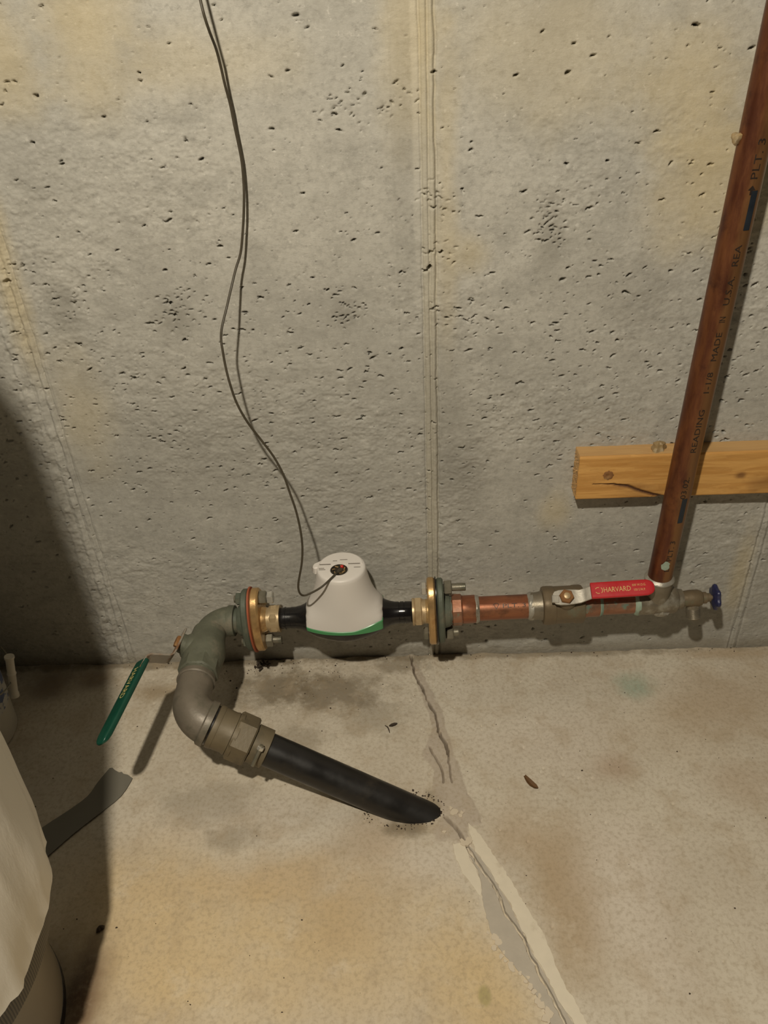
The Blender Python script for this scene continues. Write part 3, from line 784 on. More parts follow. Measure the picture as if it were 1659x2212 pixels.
def flange_right():
    tr = math.radians(-11)
    t = thing('oval_flange', RP(-.0050), 'bronze oval flange on the right side of the meter', 'pipe flange')
    part('flange_plate', MB().prism(RP(-.0105), AX, oval(.0700, .042, tilt=tr), .0150, .003), 'bronze', t)
    part('hub', MB().lathe(RP(-.0180), AX, [(0, .021), (.003, .0235), (.008, .0240)], 36), 'brass', t)
    g = thing('oval_flange', RP(.0110), 'grey-green oval flange joining the meter to the copper pipe', 'pipe flange')
    part('gasket', MB().prism(RP(.0047), AX, oval(.0705, .0425, tilt=tr), .0024, .0003), 'black', g)
    part('flange_plate', MB().prism(RP(.0073), AX, oval(.0675, .041, tilt=tr), .0130, .003), 'patinadark', g)
    part('hub', MB().lathe(RP(.0195), AX, [(0, .034), (.005, .033), (.012, .031), (.0125, .028), (.016, .0275)], 36), 'patinadark', g)
    for k, d in enumerate(bolt_dirs(tr)):
        c = RP(-.0210) + d
        b = thing('flange_bolt', c, ('bolt with light head at the top of the right flange pair' if k == 0 else 'short bolt at the bottom of the right flange pair'), 'bolt')
        L = .078 if k == 0 else .062
        part('shank', MB().lathe(c + AX * .006, AX, [(0, .007), (L - .001, .0076), (L, .0068)], 16), 'bolt', b)
        part('head', MB().hexa(RP(-.0212) + d, AX, .0132, .0100, .0016, rot=.3), 'brightbolt' if k == 0 else 'bolt', b)
        part('nut', MB().hexa(RP(.0215) + d, AX, .0145, .0150, .0018, rot=.2 + k), 'bolt', b)
flange_right()

# ---- copper adapter and pipe to the right of the flanges
ad = thing('copper_adapter', RP(.034), 'copper threaded adapter with hex collar beside the right flange', 'pipe fitting')
part('hex_collar', MB().hexa(RP(.0335), AX, .0305, .022, .003, n=8, rot=.2), 'coppergreen', ad)
part('socket', run(MB(), [(.0545, .026), (.056, .0272), (.079, .0272), (.081, .026)]), 'copper', ad)
part('solder_ring', run(MB(), [(.0790, .0262), (.081, .0272), (.084, .0264), (.087, .0245)], fn=lambda a, t: 1 + .03 * math.sin(5 * a + 300 * t)), 'solder', ad, 'whitish solder ring')
cp = thing('copper_pipe', RP(.083), 'short orange copper pipe between right flange and red-handled valve', 'pipe')
part('tube', run(MB(), [(.082, .0235), (.195, .0235)], 48), 'copper', cp)
def on_run(x0, ang, off=.0005, r=.0235):
    def f(a, b):
        th = ang + b / r
        p = RP(x0 + a); return p + V(0, -math.cos(th), math.sin(th)) * (r + off)
    return f
text_part('stamped_text', 'PLT. 3', .011, on_run(.152, math.radians(48)), 'ink', cp, sx=1.6)
dm = MB()
f_ = on_run(.118, math.radians(48))
for (p, q) in (((-.005, .004), (0, -.005)), ((0, -.005), (.005, .004)), ((.005, .004), (0, .006)), ((0, .006), (-.005, .004))):
    a, b = V(p), V(q); nn = (b - a).normalized(); nn = V(-nn.y, nn.x) * .0005
    dm.add([f_(*(a - nn)), f_(*(b - nn)), f_(*(b + nn)), f_(*(a + nn))], [(0, 1, 2, 3)])
part('stamped_mark', dm, 'ink', cp)

# ---- red handled ball valve
S_R = V(0, -math.cos(math.radians(56)), math.sin(math.radians(56)))   # stem direction
rv = thing('ball_valve', RP(.2480), 'bronze ball valve with red lever beneath the copper riser', 'valve')
part('body', run(MB(), [(.2060, .0300), (.2075, .0345), (.2110, .0362), (.2180, .0366), (.2290, .0360), (.2300, .0352), (.2640, .0352), (.2650, .0360), (.2790, .0364), (.2830, .0350), (.2840, .0300)], 8 * 6, fn=lambda a, t: 1 + .018 * math.cos(8 * a)), 'valvebody', rv)
part('socket', run(MB(), [(.1835, .0255), (.186, .0262), (.198, .0265), (.2075, .0285), (.2075, .024)]), 'tee', rv)
part('socket', run(MB(), [(.2830, .0275), (.290, .0262), (.312, .0262), (.314, .0250)]), 'coppergreen', rv)
part('solder_ring', run(MB(), [(.1790, .0238), (.181, .0258), (.1835, .0262), (.187, .0266), (.189, .0262)], fn=lambda a, t: 1 + .03 * math.sin(6 * a + 400 * t)), 'solder', rv, 'pale solder ring')
part('solder_ring', run(MB(), [(.3120, .0250), (.314, .0262), (.316, .0256), (.319, .0238)]), 'verdigris', rv, 'greenish solder ring')
c0 = RP(.2486)
part('stem_boss', MB().lathe(c0 + S_R * .028, S_R, [(0, .0190), (.010, .0180), (.014, .0150), (.020, .0150), (.021, .013)], 28), 'valvebody', rv)
T = c0 + S_R * .0520 + V(-.0045, 0, 0)
U = V(1, 0, .045).normalized(); Wd = S_R.cross(U).normalized(); 
if Wd.z < 0: Wd = -Wd
def plate(mb, pts, halfw, th, nrm_of, side):
    """flat strip through pts with half widths, thickness th, side = width direction"""
    rings = []
    for i, p in enumerate(pts):
        a = pts[max(0, i - 1)]; b = pts[min(len(pts) - 1, i + 1)]; t = (b - a).normalized()
        nn = side.cross(t).normalized(); h = halfw[i] if hasattr(halfw, '__len__') else halfw
        bv = min(h, th) * .35
        cs = [(-h, -th / 2 + bv), (-h + bv, -th / 2), (h - bv, -th / 2), (h, -th / 2 + bv), (h, th / 2 - bv), (h - bv, th / 2), (-h + bv, th / 2), (-h, th / 2 - bv)]
        rings.append([p + side * u + nn * v for u, v in cs])
    return mb.rings(rings)
lv = MB()
P = lambda a, n_=0., w=0.: T + U * a + S_R * n_ + Wd * w
plate(lv, [P(-.0235), P(-.020), P(-.012), P(.0), P(.014), P(.026), P(.036, .004, .002), P(.046, .010, .004), P(.060, .0125, .005)], [.008, .0125, .0145, .0150, .0140, .0128, .0122, .0122, .0122], .0032, None, Wd)
part('lever', lv, 'zinc', rv, 'galvanised flat lever')
sl = MB(); rings = []
for a, h, th in [(.0435, .0138, .0060), (.0440, .0152, .0074), (.055, .0153, .0078), (.095, .0153, .0078), (.132, .0152, .0078), (.145, .0148, .0076), (.151, .0128, .0070), (.1550, .0098, .0060), (.1575, .0055, .004)]:
    cs = []
    for i in range(28):
        q = 2 * math.pi * i / 28; cx = math.copysign(abs(math.cos(q)) ** .45, math.cos(q)); cy = math.copysign(abs(math.sin(q)) ** .45, math.sin(q))
        cs.append(P(a, .0130 + cy * th / 2, .0055 + cx * h))
    rings.append(cs)
sl.rings(rings)
so = part('lever_sleeve', sl, 'red', rv, 'red vinyl grip sleeve', angle=50)
def on_sleeve(a0, w0):
    return lambda a, b: P(a0 + a, .0130 + .0041, .0055 + w0 + b)
text_part('printed_text', 'HARVARD', .0135, on_sleeve(.0900, -.001), 'gold', so, sx=.80)
text_part('printed_text', '600 W.O.G.', .0062, on_sleeve(.1300, .0050), 'gold', so, sx=.80)
text_part('printed_text', '150 S.W.P.', .0062, on_sleeve(.1300, -.0040), 'gold', so, sx=.80)
lg = MB()
for (cx, r, a0, a1) in ((.0560, .0050, 70, 150), (.0560, .0050, 210, 290), (.0570, .0060, -50, 50)):
    f_ = on_sleeve(cx, -.001); q = []
    for i in range(9):
        a = math.radians(a0 + (a1 - a0) * i / 8); q.append((f_(r * math.cos(a), r * math.sin(a)), f_((r + .0011) * math.cos(a), (r + .0011) * math.sin(a))))
    lg.add([p for pr in q for p in pr], [(2 * i, 2 * i + 1, 2 * i + 3, 2 * i + 2) for i in range(8)])
part('printed_logo', lg, 'gold', so)
nu = part('stem_nut', MB().hexa(P(0, .0016), S_R, .0135, .0085, .0016, rot=.3, up=(1, 0, 0)), 'rust', rv, 'rusty stem nut')
part('stem_end', MB().lathe(P(0, .009), S_R, [(0, .0062), (.003, .0062), (.0036, .0052)], 16), 'palebrass', nu)
part('stop_tab', MB().prism(P(-.020, -.004, -.003), S_R, [(-.008, -.006), (.006, -.007), (.007, .006), (-.007, .007)], .007, .001, up=(1, 0, 0)), 'zinc', rv)

# ---- copper stub and tee under the riser
cs_ = thing('copper_pipe', RP(.318), 'dark copper stub hidden below the red lever', 'pipe')
part('tube', run(MB(), [(.310, .0234), (.395, .0234)], 44), 'coppergreen', cs_)
XT = .4205
te = thing('copper_tee', RP(XT), 'tarnished copper tee at the foot of the riser', 'pipe fitting')
part('through_body', run(MB(), [(.3830, .0245), (.385, .0268), (.400, .0268), (.404, .0272), (.452, .0268), (.458, .0235), (.461, .0200), (.470, .0185)], 44), 'tee', te)
zt = zr(XT)
part('branch', MB().lathe((XT, YR, zt), (0, 0, 1), [(0, .0256), (.032, .0250), (.036, .0256), (.052, .0258), (.054, .0246)], 44), 'tee', te)
part('solder_ring', MB().lathe((XT, YR, zt + .0500), (0, 0, 1), [(0, .0250), (.002, .0268), (.005, .0272), (.007, .0258), (.010, .0222)], 44, fn=lambda a, t: 1 + .012 * math.sin(7 * a)), 'solder', te, 'bright solder bead below the riser')
part('solder_ring', run(MB(), [(.3780, .0236), (.381, .0262), (.384, .0270), (.388, .0268)], fn=lambda a, t: 1 + .03 * math.sin(5 * a)), 'verdigris', te)
part('drip', MB().lathe(RP(.428) + V(0, -.0195, -.0170), (0, -.75, -.65), [(-.004, .010), (.0, .0115), (.004, .009), (.006, .004)], 14, fn=lambda a, t: 1 + .3 * math.sin(2 * a + 1) + .15 * math.sin(5 * a)), 'solder', te, 'wrinkled solder drip')

# ---- riser
ri = thing('copper_riser', (XT, YR, zt + .05), 'tall copper riser pipe climbing the wall past the board', 'pipe')
RB = V(XT, YR, zt + .052); RT = V(.4480, YR, 1.75); RD = (RT - RB).normalized(); RR = .0216
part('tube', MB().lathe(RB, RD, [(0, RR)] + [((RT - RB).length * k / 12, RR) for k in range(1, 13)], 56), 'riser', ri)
def on_riser(z0, ang, off=.0006):
    # text runs upwards; letter tops to the left; ang is measured from the camera side (-y) towards +x
    def f(a, b):
        th = ang - b / RR
        p = RB + RD * ((z0 + a - RB.z) / RD.z)
        return p + V(math.sin(th), -math.cos(th), 0) * (RR + off)
    return f
A1 = math.radians(4)
for z0, body, s, sx in ((.325, 'L   PLT. 3', .0125, 1.45), (.470, '03.02.', .0130, 1.4), (.578, 'READING', .0125, 1.5), (.662, '1-1/8', .0125, 1.5),
                        (.722, 'MADE', .0125, 1.4), (.765, 'IN', .0125, 1.3), (.808, 'U.S.A.', .0125, 1.4), (.862, 'REA', .0125, 1.4), (.985, 'PLT. 3', .0135, 1.5)):
    if body == 'REA': z0 = .858
    text_part('printed_text', body, s, on_riser(z0, A1), 'ink', ri, sx=sx * .62 if body == 'IN' else sx)
for za, zb, an in ((.398, .448, 15), (.893, .945, 17), (1.045, 1.090, 22)):
    mb = MB(); rows = []
    for i in range(5):
        th = math.radians(an - 12 + 25 * i / 4); rows.append(th)
    vs_ = []; 
    for zz in (za, zb):
        for th in rows:
            p = RB + RD * ((zz - RB.z) / RD.z); vs_.append(p + V(math.sin(th), -math.cos(th), 0) * (RR + .0006))
    mb.add(vs_, [(i, i + 1, i + 6, i + 5) for i in range(4)])
    part('printed_bar', mb, 'blueink', ri, 'dark blue printed bar')
# emblem arrow before the upper PLT mark
f_ = on_riser(.944, A1); mb = MB()
mb.add([f_(a, b) for a, b in ((-.004, -.002), (.002, -.002), (.002, -.005), (.008, 0), (.002, .005), (.002, .002), (-.004, .002))], [(0, 1, 2, 3, 4, 5, 6)])
part('printed_mark', mb, 'ink', ri)
vg = MB(); rg = random.Random(12); f_ = on_riser(.3035, math.radians(-6), .001)
vg.add([f_(0, 0)] + [f_(.014 * rg.uniform(.6, 1) * math.cos(a), .009 * rg.uniform(.6, 1) * math.sin(a)) for a in [2 * math.pi * i / 14 for i in range(14)]], [(0, i + 1, (i + 1) % 14 + 1) for i in range(14)])
part('verdigris_patch', vg, 'verdigris', ri, 'pale green corrosion patch')
gk = MB().lathe((.4135, -.078, 1.008), (-.6, -.3, 0), [(0, .007), (.004, .008), (.008, .006), (.010, .002)], 12, fn=lambda a, t: 1 + .25 * math.sin(3 * a))
part('solder_drip', gk, 'glue', ri)

# ---- drain valve with blue wheel
dv = thing('drain_valve', RP(.468), 'small tarnished drain valve with blue handwheel right of the tee', 'valve')
part('body', run(MB(), [(.4600, .0120), (.4605, .0168), (.4660, .0172), (.4670, .0150), (.4750, .0150), (.4860, .0165), (.5000, .0162), (.5060, .0140), (.5080, .0105)], 32), 'valvebody', dv)
part('bonnet', run(MB(), [(.5065, .0095), (.5080, .0112), (.5150, .0112), (.5160, .0085), (.5230, .0080), (.5230, .0045), (.5300, .0045)], 6 * 4), 'valvebody', dv)
sd = V(.12, -.30, -.95).normalized(); o0 = RP(.490)
sp = [(0, .0120)]
for k in range(7): sp += [(.019 + .0030 * k, .0118), (.0205 + .0030 * k, .0132)]
sp += [(.041, .0118), (.042, .0100), (.036, .0092)]
part('spout', MB().lathe(o0, sd, sp, 28), 'tee', dv, 'threaded hose spout')
whl = MB()
whl.lathe(RP(.5265), AX, [(0, .010), (.001, .018), (.003, .0225), (.0060, .0238), (.0090, .0225), (.0110, .018), (.0120, .009)], 60, fn=lambda a, t: 1 + .085 * math.cos(6 * a))
wo = part('handwheel', whl, 'bluewheel', dv, 'blue lobed handwheel')
part('wheel_screw', run(MB(), [(.5380, .0055), (.5405, .0055), (.5412, .0045)], 12), 'rust', wo)

# ------------------------------------------------------------------ left side: nipple, elbow, green valve, elbow, coupling, black pipe
XL = -.430; ZL = .1828
npl = run(MB(), [(-.3900, .0235), (-.3860, .0240), (-.3750, .0242)], 36)
solo('threaded_nipple', npl, 'patinadark', RP(-.385), 'grimy threaded nipple between upper elbow and left flange', 'pipe fitting')
e1 = thing('pipe_elbow', (XL, YR, ZL), 'green tarnished elbow turning from the wall run to the green-handled valve', 'pipe fitting')
pth = fillet((-.3880, YR, .1831), (XL, YR, ZL), (XL, -.128, ZL), .040)
part('bend', MB().tube(pth, [.0285] * 3 + [.0285] * (len(pth) - 6) + [.0300] * 3, 36), 'patina', e1)
part('collar', MB().lathe((-.3850, YR, .1831), (-1, 0, 0), [(0, .0260), (.001, .0300), (.0120, .0305), (.0150, .0290)], 40), 'patina', e1)
part('collar', MB().lathe((XL, -.1120, ZL), (0, -1, 0), [(0, .029), (.002, .0315), (.0150, .0325), (.016, .030)], 40), 'patina', e1)

gv = thing('ball_valve', (XL, -.175, ZL - .037), 'green tarnished ball valve with green lever at the left', 'valve')
part('body', MB().lathe((XL, -.1240, ZL), (0, -1, 0), [(0, .0290), (.002, .0325), (.012, .0335), (.020, .0352), (.032, .0385), (.046, .0398), (.060, .0385), (.072, .0360), (.082, .0340), (.098, .0325), (.112, .0318), (.114, .0285)], 48), 'patina', gv)
part('hex_end', MB().hexa((XL, -.1950, ZL), (0, -1, 0), .0372, .0300, .003, n=8, rot=.4), 'patina', gv)
S_G = V(-math.cos(math.radians(34)), 0, math.sin(math.radians(34)))
cg = V(XL, -.166, ZL)
part('stem_boss', MB().lathe(cg + S_G * .026, S_G, [(0, .0260), (.010, .0235), (.015, .0185), (.022, .0180), (.023, .015)], 28), 'patina', gv)
part('stem_nut', MB().hexa(cg + S_G * .048, S_G, .0115, .009, .0014), 'rust', gv)
TG = cg + S_G * .0500
DY = V(-.105, -1, .004).normalized()
WG = S_G.cross(DY).normalized()
if WG.z < 0: WG = -WG
PG = lambda a, n_=0., w=0.: TG + DY * a + S_G * n_ + WG * w
lv = plate(MB(), [PG(-.030), PG(-.022), PG(0), PG(.030), PG(.040, .001), PG(.046, .006), PG(.060, .038), PG(.067, .042), PG(.095, .043)], [.010, .0150, .0165, .0155, .0145, .014, .013, .012, .012], .0036, None, WG)
part('lever', lv, 'rustlever', gv, 'rust-stained dog-leg lever')
NS = (S_G * math.cos(.40) + WG * math.sin(.40)).normalized(); WS = (WG * math.cos(.40) - S_G * math.sin(.40)).normalized()
sl = MB(); rings = []
for a, h, th in [(.0640, .0120, .0055), (.0650, .0136, .0100), (.080, .0140, .0115), (.130, .0140, .0115), (.200, .0136, .0115), (.228, .0130, .0115), (.238, .0112, .0100), (.2430, .0085, .0060), (.2455, .004, .003)]:
    cs = []
    for i in range(28):
        q = 2 * math.pi * i / 28; cx = math.copysign(abs(math.cos(q)) ** .5, math.cos(q)); cy = math.copysign(abs(math.sin(q)) ** .5, math.sin(q))
        cs.append(PG(a + .008, .043) + NS * (cy * th / 2) + WS * (cx * h))
    rings.append(cs)
sl.rings(rings)
gs = part('lever_sleeve', sl, 'green', gv, 'green vinyl grip sleeve', angle=50)
text_part('printed_text', 'HARVARD', .016, lambda a, b: PG(.128 + a, .043) + NS * .0062 + WS * (b + .001), 'palegold', gs, sx=.95)

E2 = V(-.428, -.3120, .1790); FL = V(-.0590, -.3785, -.004)
DD = (FL - E2).normalized()
e2 = thing('pipe_elbow', (-.43, -.30, .145), 'dull grey elbow between the green-handled valve and the black pipe coupling', 'pipe fitting')
pth = fillet((XL, -.2360, ZL), (XL + .002, -.3110, .1795), E2 + DD * .041, .042)
m = len(pth)
part('bend', MB().tube(pth, [.0315 + .0055 * (i / (m - 1)) for i in range(m)], 44), 'greyfit', e2)
part('collar', MB().lathe((XL, -.2300, ZL), (0, -1, 0), [(0, .0300), (.001, .0335), (.0100, .0345), (.0120, .0325)], 44), 'greyfit', e2)
part('collar', MB().lathe(E2 + DD * 0.0270, DD, [(0, .0355), (.003, .0395), (.0135, .0405), (.0145, .036)], 44), 'greyfit', e2)
cb = thing('compression_coupling', E2 + DD * 0.0810 - V(0, 0, .04), 'brown bronze compression coupling clamped on the black pipe', 'pipe fitting')
part('neck', MB().lathe(E2 + DD * 0.0410, DD, [(0, .0345), (.004, .0345)], 44), 'black', cb)
part('body', MB().lathe(E2 + DD * 0.0445, DD, [(0, .0355), (.001, .0372), (.006, .0380), (.010, .0375), (.0105, .0368), (.030, .0362), (.034, .0375), (.036, .0375), (.037, .034)], 44), 'coupling', cb)
part('hex_nut', MB().hexa(E2 + DD * 0.0820, DD, .0425, .0360, .003, rot=.55), 'coupling', cb)
part('nut_collar', MB().lathe(E2 + DD * 0.0805, DD, [(0, .034), (.001, .0378), (.009, .0385), (.010, .036)], 44), 'coupling', cb)
cl = MB().lathe(E2 + DD * 0.1185, DD, [(0, .0300), (.001, .0338), (.028, .0338), (.029, .0300)], 48)
ck = part('clamp_band', cl, 'coupling', cb)
nrm = V(.2, -.85, .35); nrm = (nrm - DD * nrm.dot(DD)).normalized(); tng = DD.cross(nrm)
for s in (-1, 1):
    part('clamp_lug', MB().prism(E2 + DD * 0.1330 + nrm * .030 + tng * (.0065 * s) - tng * .0035, tng, [(-.011, .000), (.011, .000), (.011, .012), (.007, .016), (-.007, .016), (-.011, .012)], .007, .0015, up=nrm.cross(tng) if False else DD.cross(tng)), 'coupling', ck)
cbolt = part('clamp_bolt', MB().lathe(E2 + DD * 0.1330 + nrm * .0385 - tng * .020, tng, [(0, .0035), (.040, .0035)], 12), 'bolt', ck)
sgn = 1 if tng.z > 0 else -1
part('bolt_head', MB().hexa(E2 + DD * 0.1330 + nrm * .0385 + tng * (.0105 if sgn > 0 else -.0175), tng, .0062, .007, .001), 'brightbolt', ck, 'bright bolt head')

bp = MB(); L = (FL - E2).length
pts = [E2 + DD * (.141 + (L + .055 - .141) * k / 10) for k in range(11)]
bp.tube(pts, .0288, 48)
solo('black_pipe', bp, 'poly', E2 + DD * .25 - V(0, 0, .029), 'thick black plastic pipe sloping down into the floor', 'pipe')

# ------------------------------------------------------------------ signal cable
WIRE = [(-.289, -.045, 1.75), (-.300, -.02, 1.55), (-.296, -.03, 1.35), (-.284, -.055, 1.24), (-0.2771, -0.0660, 1.1926), (-0.2744, -0.0690, 1.1755), (-0.2724, -0.0600, 1.1575), (-0.2714, -0.0400, 1.1383), (-0.2705, -0.0300, 1.1173), (-0.2692, -0.0260, 1.0960), (-0.2670, -0.0190, 1.0705), (-0.2657, -0.0170, 1.0447), (-0.2640, -0.0150, 1.0199), (-0.2631, -0.0130, 0.9945), (-0.2650, -0.0140, 0.9616), (-0.2689, -0.0170, 0.9320), (-0.2747, -0.0190, 0.9016), (-0.2821, -0.0220, 0.8706), (-0.2916, -0.0300, 0.8487), (-0.2998, -0.0450, 0.8247), (-0.3073, -0.0620, 0.8013), (-0.3156, -0.0770, 0.7771), (-0.3187, -0.0840, 0.7604), (-0.3179, -0.0900, 0.7430), (-0.3164, -0.0950, 0.7182), (-0.3127, -0.1000, 0.6906), (-0.3070, -0.1000, 0.6574), (-0.2946, -0.1000, 0.6230), (-0.2770, -0.1000, 0.5898), (-0.2609, -0.1000, 0.5584), (-0.2482, -0.1050, 0.5266), (-0.2399, -0.1120, 0.4929), (-0.2323, -0.1200, 0.4620), (-0.2277, -0.1280, 0.4277), (-0.2270, -0.1340, 0.3972), (-0.2310, -0.1380, 0.3647), (-0.2375, -0.1400, 0.3380), (-0.2414, -0.1420, 0.3209), (-0.2422, -0.1430, 0.3082), (-0.2397, -0.1420, 0.2969), (-0.2330, -0.1400, 0.2922), (-0.2189, -0.1380, 0.2971), (-0.2015, -0.1340, 0.3060), (-0.1868, -0.1210, 0.3122), (-0.1768, -0.1060, 0.3138)]
def smooth(pts, sub=4):
    out = []
    for i in range(len(pts) - 1):
        p0, p1, p2, p3 = [V(pts[max(0, min(len(pts) - 1, i + k))]) for k in (-1, 0, 1, 2)]
        for k in range(sub):
            t = k / sub
            out.append(.5 * ((2 * p1) + (p2 - p0) * t + (2 * p0 - 5 * p1 + 4 * p2 - p3) * t * t + (3 * p1 - p0 - 3 * p2 + p3) * t ** 3))
    out.append(V(pts[-1])); return out
solo('signal_cable', MB().tube(smooth(WIRE), .0019, 10), 'wire', WIRE[-1], 'thin dark cable hanging down the wall to the meter', 'cable')

# ------------------------------------------------------------------ water heater in a white blanket
HC = V(-.738, -.747, 0)
wh = thing('water_heater', HC, 'tall water heater wrapped in a white blanket at the left edge', 'water heater')
part('tank', MB().lathe(HC, (0, 0, 1), [(.012, .184), (.014, .1880), (.31, .1880), (.312, .18)], 96), 'heater', wh)
part('foot_ring', MB().lathe(HC, (0, 0, 1), [(0, .182), (.0, .1885), (.016, .1885), (.018, .184)], 96), 'black', wh)
bl = MB(); NA = 168
rs_ = np.random.RandomState(3)
zs = [.274, .2745] + list(np.linspace(.284, 1.28, 46)) + [1.31, 1.335, 1.352, 1.362, 1.366]
ang = np.linspace(0, 2 * np.pi, NA + 1); Zs = np.array(zs)
wr = fbm(ang, Zs, 3.0, 201, 4, .8); wr2 = fbm(ang, Zs, 9.0, 211, 3, .35); wr[-1] = wr[0]; wr2[-1] = wr2[0]
hem = fbm(ang, np.array([0., .01]), 8, 221, 4)[:, 0]; hem[-1] = hem[0]
rings = []
for k, z in enumerate(zs):
    if z > 1.26: q = min(1, (z - 1.26) / .108); r = .247 - .11 * (1 - math.sqrt(max(0, 1 - q * q)))
    else: r = .247
    ring = []
    for i in range(NA):
        f = 1 - i / NA * 0
        rr_ = r + .0035 * wr[i, k] + .0030 * wr2[i, k] - .006 * math.exp(-((z - .274) / .05) ** 2)
        if k == 0: rr_ -= .008
        zz = z + (.004 * hem[i] if k < 3 else 0)
        a = ang[i]
        ring.append(V(HC.x + rr_ * math.cos(a), HC.y + rr_ * math.sin(a), zz))
    rings.append(ring)
bl.rings(rings, False, True)
part('blanket', bl, 'vinyl', wh, 'wrinkled white vinyl insulation blanket')
ye = MB(); ra = []; rb = []
for i in range(NA):
    a = ang[i]; ra.append(V(HC.x + .2310 * math.cos(a), HC.y + .2310 * math.sin(a), .2705 + .004 * hem[i])); rb.append(V(HC.x + .2352 * math.cos(a), HC.y + .2352 * math.sin(a), .2712 + .004 * hem[i]))
rc = [p + V(0, 0, .02) for p in rb]; rd = [p + V(0, 0, .02) for p in ra]
ye.rings([rd, ra, rb, rc], False, False)
part('insulation_edge', ye, 'yellow', wh, 'yellow fibre edge under the blanket')
sc = MB(); so_ = [[V(HC.x + r * math.cos(ang[i]), HC.y + r * math.sin(ang[i]), z) for i in range(NA)] for r, z in ((.2230, .222), (.2275, .222), (.2295, .240), (.2305, .285), (.2250, .285))]
sc.rings(so_, False, False)
part('screen_band', sc, 'screen', wh, 'black mesh band below the blanket')

# ------------------------------------------------------------------ white pail
PC = V(-.926, -.195, 0)
pl = thing('plastic_pail', PC, 'small white plastic pail with blue print behind the water heater', 'pail')
part('bucket', MB().lathe(PC, (0, 0, 1), [(.001, .070), (.0, .088), (.004, .0915), (.12, .096), (.215, .1005), (.216, .104), (.226, .104), (.232, .1035), (.234, .100), (.23, .098), (.10, .092)], 72, cap1=False), 'pail', pl)
part('bucket_lid', MB().lathe(PC, (0, 0, 1), [(.214, .1045), (.236, .1050), (.2375, .1035), (.236, .095), (.2335, .09)], 72, cap0=False), 'pail', pl)
lb = MB(); vs_ = []; na = 20
for z, r in ((.075, .0955), (.195, .1007)):
    for i in range(na + 1):
        a = math.radians(-85 + 120 * i / na); vs_.append(PC + V(r * math.cos(a), r * math.sin(a), z))
lb.add(vs_, [(i, i + 1, na + 2 + i, na + 1 + i) for i in range(na)])
part('printed_label', lb, 'label', pl, 'blue printed label')
sq = MB(); vs_ = []
for z, r in ((.034, .0945), (.056, .0953)):
    for i in range(5):
        a = math.radians(-34 + 12 * i / 4); vs_.append(PC + V(r * math.cos(a), r * math.sin(a), z))
sq.add(vs_, [(i, i + 1, 6 + i, 5 + i) for i in range(4)])
part('printed_square', sq, 'blueink', pl)
bw = []
for i in range(21):
    a = math.radians(-72 + 144 * i / 20); k = math.cos(math.radians(-90 + 180 * i / 20))
    bw.append(PC + V(.1065 * math.cos(a) + .022 * k, .1065 * math.sin(a), .196 - .052 * k))
bo = part('bail', MB().tube(bw, .0016, 8), 'bolt', pl, 'wire bail')
gp = MB(); g0 = V(-.789, -.178, .1985); g1 = V(-.803, -.190, .1050)
gd = (g1 - g0).normalized()
gp.lathe(g0, gd, [(0, .0060), (0, .0088), (.004, .0090), (.008, .0074), (.036, .0072), (.040, .0086), (.044, .0072), (.084, .0072), (.088, .0088), (.094, .0088), (.094, .006)], 24)
part('bail_grip', gp, 'pail', bo, 'white tubular grip')

# ------------------------------------------------------------------ strip of tape on the floor
TL = [(-0.6175, -0.2798), (-0.6306, -0.3113), (-0.6400, -0.3408), (-0.6645, -0.3690), (-0.6986, -0.4016), (-0.7293, -0.4382), (-.755, -.475)]
TR = [(-0.5666, -0.3017), (-0.5783, -0.3423), (-0.6072, -0.3778), (-0.6400, -0.4163), (-0.6703, -0.4583), (-0.6979, -0.4974), (-.725, -.53)]
tp = MB(); W_ = 9; rows = []
sl_, sr_ = smooth([(p[0], p[1], 0) for p in TL], 3), smooth([(p[0], p[1], 0) for p in TR], 3)
rt = random.Random(9)
for k, (a, b) in enumerate(zip(sl_, sr_)):
    row = []
    for i in range(W_):
        t = i / (W_ - 1); p = a.lerp(b, t)
        z = .0024 + .0016 * (math.sin(k * .9) * .5 + .5) * math.sin(math.pi * t) + .0016 * abs(t - .5)
        if k == 0: p = p + V(rt.uniform(-.002, .002), rt.uniform(-.003, .004), 0)
        row.append(V(p.x, p.y, z))
    rows.append(row)
nb = len(rows)
vt = [p for r in rows for p in r]; vbm = [p - V(0, 0, .0007) for p in vt]
ix = lambda k, i: k * W_ + i
fs = [(ix(k, i), ix(k + 1, i), ix(k + 1, i + 1), ix(k, i + 1)) for k in range(nb - 1) for i in range(W_ - 1)]
o_ = len(vt); fb = [tuple(o_ + q for q in reversed(f)) for f in fs]
for k in range(nb - 1):
    fb.append((ix(k, 0), o_ + ix(k, 0), o_ + ix(k + 1, 0), ix(k + 1, 0))); fb.append((ix(k + 1, W_ - 1), o_ + ix(k + 1, W_ - 1), o_ + ix(k, W_ - 1), ix(k, W_ - 1)))
for i in range(W_ - 1):
    fb.append((ix(0, i), ix(0, i + 1), o_ + ix(0, i + 1), o_ + ix(0, i))); fb.append((ix(nb - 1, i + 1), ix(nb - 1, i), o_ + ix(nb - 1, i), o_ + ix(nb - 1, i + 1)))
tp.add(vt + vbm, fs + fb)
solo('tape_strip', tp, 'tape', (-.62, -.35, 0), 'torn strip of grey tape lying on the floor beside the heater', 'tape')

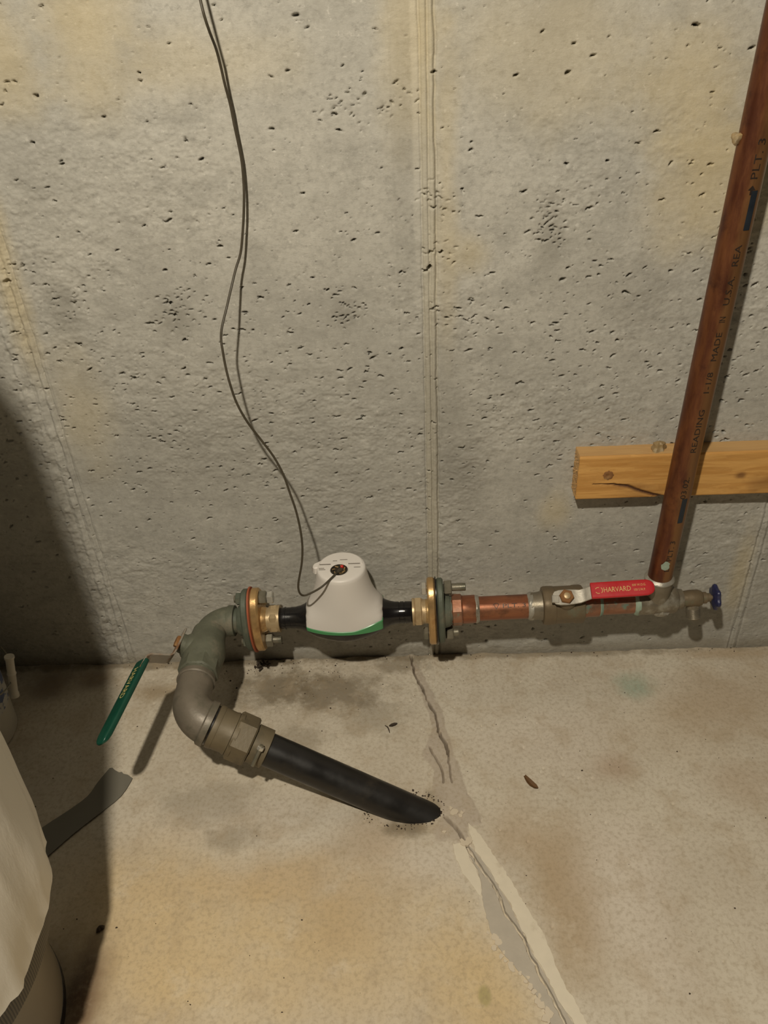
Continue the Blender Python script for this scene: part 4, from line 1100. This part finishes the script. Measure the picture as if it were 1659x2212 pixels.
# ------------------------------------------------------------------ leaf and litter
def leaf(pts, wid, z, curl):
    mb = MB(); L = []; Rr = []; Mid = []
    for (p, w) in zip(pts, wid):
        L.append(p)
    rows = []
    for i, (p, w) in enumerate(zip(pts, wid)):
        a = V(pts[max(0, i - 1)]); b = V(pts[min(len(pts) - 1, i + 1)]); t = (b - a).normalized(); nn = V(-t.y, t.x)
        rows.append([V(p[0] + nn.x * w, p[1] + nn.y * w, z + curl), V(p[0], p[1], z), V(p[0] - nn.x * w, p[1] - nn.y * w, z + curl * .6)])
    vt = [q for r in rows for q in r] + [q - V(0, 0, .0005) for r in rows for q in r]; n3 = len(rows) * 3
    fs = []
    for k in range(len(rows) - 1):
        for i in range(2):
            f = (k * 3 + i, k * 3 + i + 1, k * 3 + i + 4, k * 3 + i + 3); fs += [f, tuple(n3 + q for q in reversed(f))]
    return mb.add(vt, fs)
lf = leaf([(.1520, -.3170), (.1545, -.3225), (.1580, -.3290), (.1620, -.3350), (.1680, -.3410), (.1720, -.3440)], [.002, .0035, .0048, .0052, .004, .0008], .0025, .003)
solo('dry_leaf', lf, 'leaf', (.163, -.33, 0), 'narrow curled brown dry leaf on the floor right of the crack', 'leaf')
l2 = leaf([(-.0930, -.1960), (-.0880, -.1940), (-.0820, -.1915), (-.0770, -.1900)], [.0008, .0030, .0030, .0006], .0025, .002)
solo('leaf_scrap', l2, 'grit', (-.085, -.193, 0), 'small dark leaf scrap behind the sloping black pipe', 'leaf')
tw = MB().tube([(-.1010, -.1930, .0018), (-.0960, -.1975, .0022), (-.0935, -.2040, .0018), (-.0920, -.2110, .0015)], [.0008, .0012, .001, .0006], 6)
solo('twig', tw, 'grit', (-.096, -.2, 0), 'tiny bent twig beside the dark leaf scrap', 'twig')
cm = MB(); rc_ = random.Random(21)
for k in range(16):
    a = V(-.367 + rc_.gauss(0, .008), -.026 + rc_.gauss(0, .006), rc_.uniform(.001, .010)); q = V(rc_.uniform(-1, 1), rc_.uniform(-1, 1), rc_.uniform(-.3, .6)) * .010
    cm.tube([a, a + q * .5 + V(0, 0, .002), a + q], [.0022, .0026, .001], 6)
solo('dirt_clump', cm, 'grit', (-.367, -.026, 0), 'dark matted dirt clump on the floor below the left flange', 'dirt')
lp = MB().lathe((-.542, -.582, 0), (0, 0, 1), [(0, .004), (.002, .0055), (.005, .0045), (.007, .002)], 9, fn=lambda a, t: 1 + .35 * math.sin(2 * a) + .2 * math.sin(3 * a + 1))
solo('dirt_crumb', lp, 'grit', (-.542, -.582, 0), 'single dark crumb at the edge of the heater shadow', 'dirt')
gr = MB(); rg = random.Random(31)
def crumb(x, y, s, z=.0006):
    if math.hypot(x + .738, y + .747) < .2: return
    pts = [V(x + s * rg.uniform(.5, 1.3) * math.cos(a), y + s * rg.uniform(.4, 1) * math.sin(a), z - .001) for a in (0, 1.3, 2.5, 3.8, 5.0)]
    top = V(x + rg.uniform(-.3, .3) * s, y, z + s * rg.uniform(.5, 1.1))
    gr.add(pts + [top], [(i, (i + 1) % 5, 5) for i in range(5)])
for _ in range(150): crumb(rg.uniform(-.75, .7), rg.uniform(-.80, -.01), abs(rg.gauss(.0004, .0007)) + .0005)
for _ in range(150): crumb(rg.gauss(-.28, .17), -abs(rg.gauss(.05, .07)) - .006, abs(rg.gauss(.0005, .0009)) + .0006)
for _ in range(60): crumb(rg.uniform(-.9, .7), -abs(rg.gauss(0, .008)) - .004, abs(rg.gauss(.0008, .001)) + .0006)
for _ in range(150):   # fringe of dirt round the pipe's entry
    a = rg.uniform(0, 2 * math.pi); k = rg.uniform(.95, 1.25)
    crumb(-.061 + .060 * k * math.cos(a) - .008, -.3785 + .033 * k * math.sin(a), rg.uniform(.0008, .0028))
o = solo('floor_grit', gr, 'grit', (0, 0, 0), 'scattered dark grit and crumbs over the concrete floor', 'grit', kind='stuff')
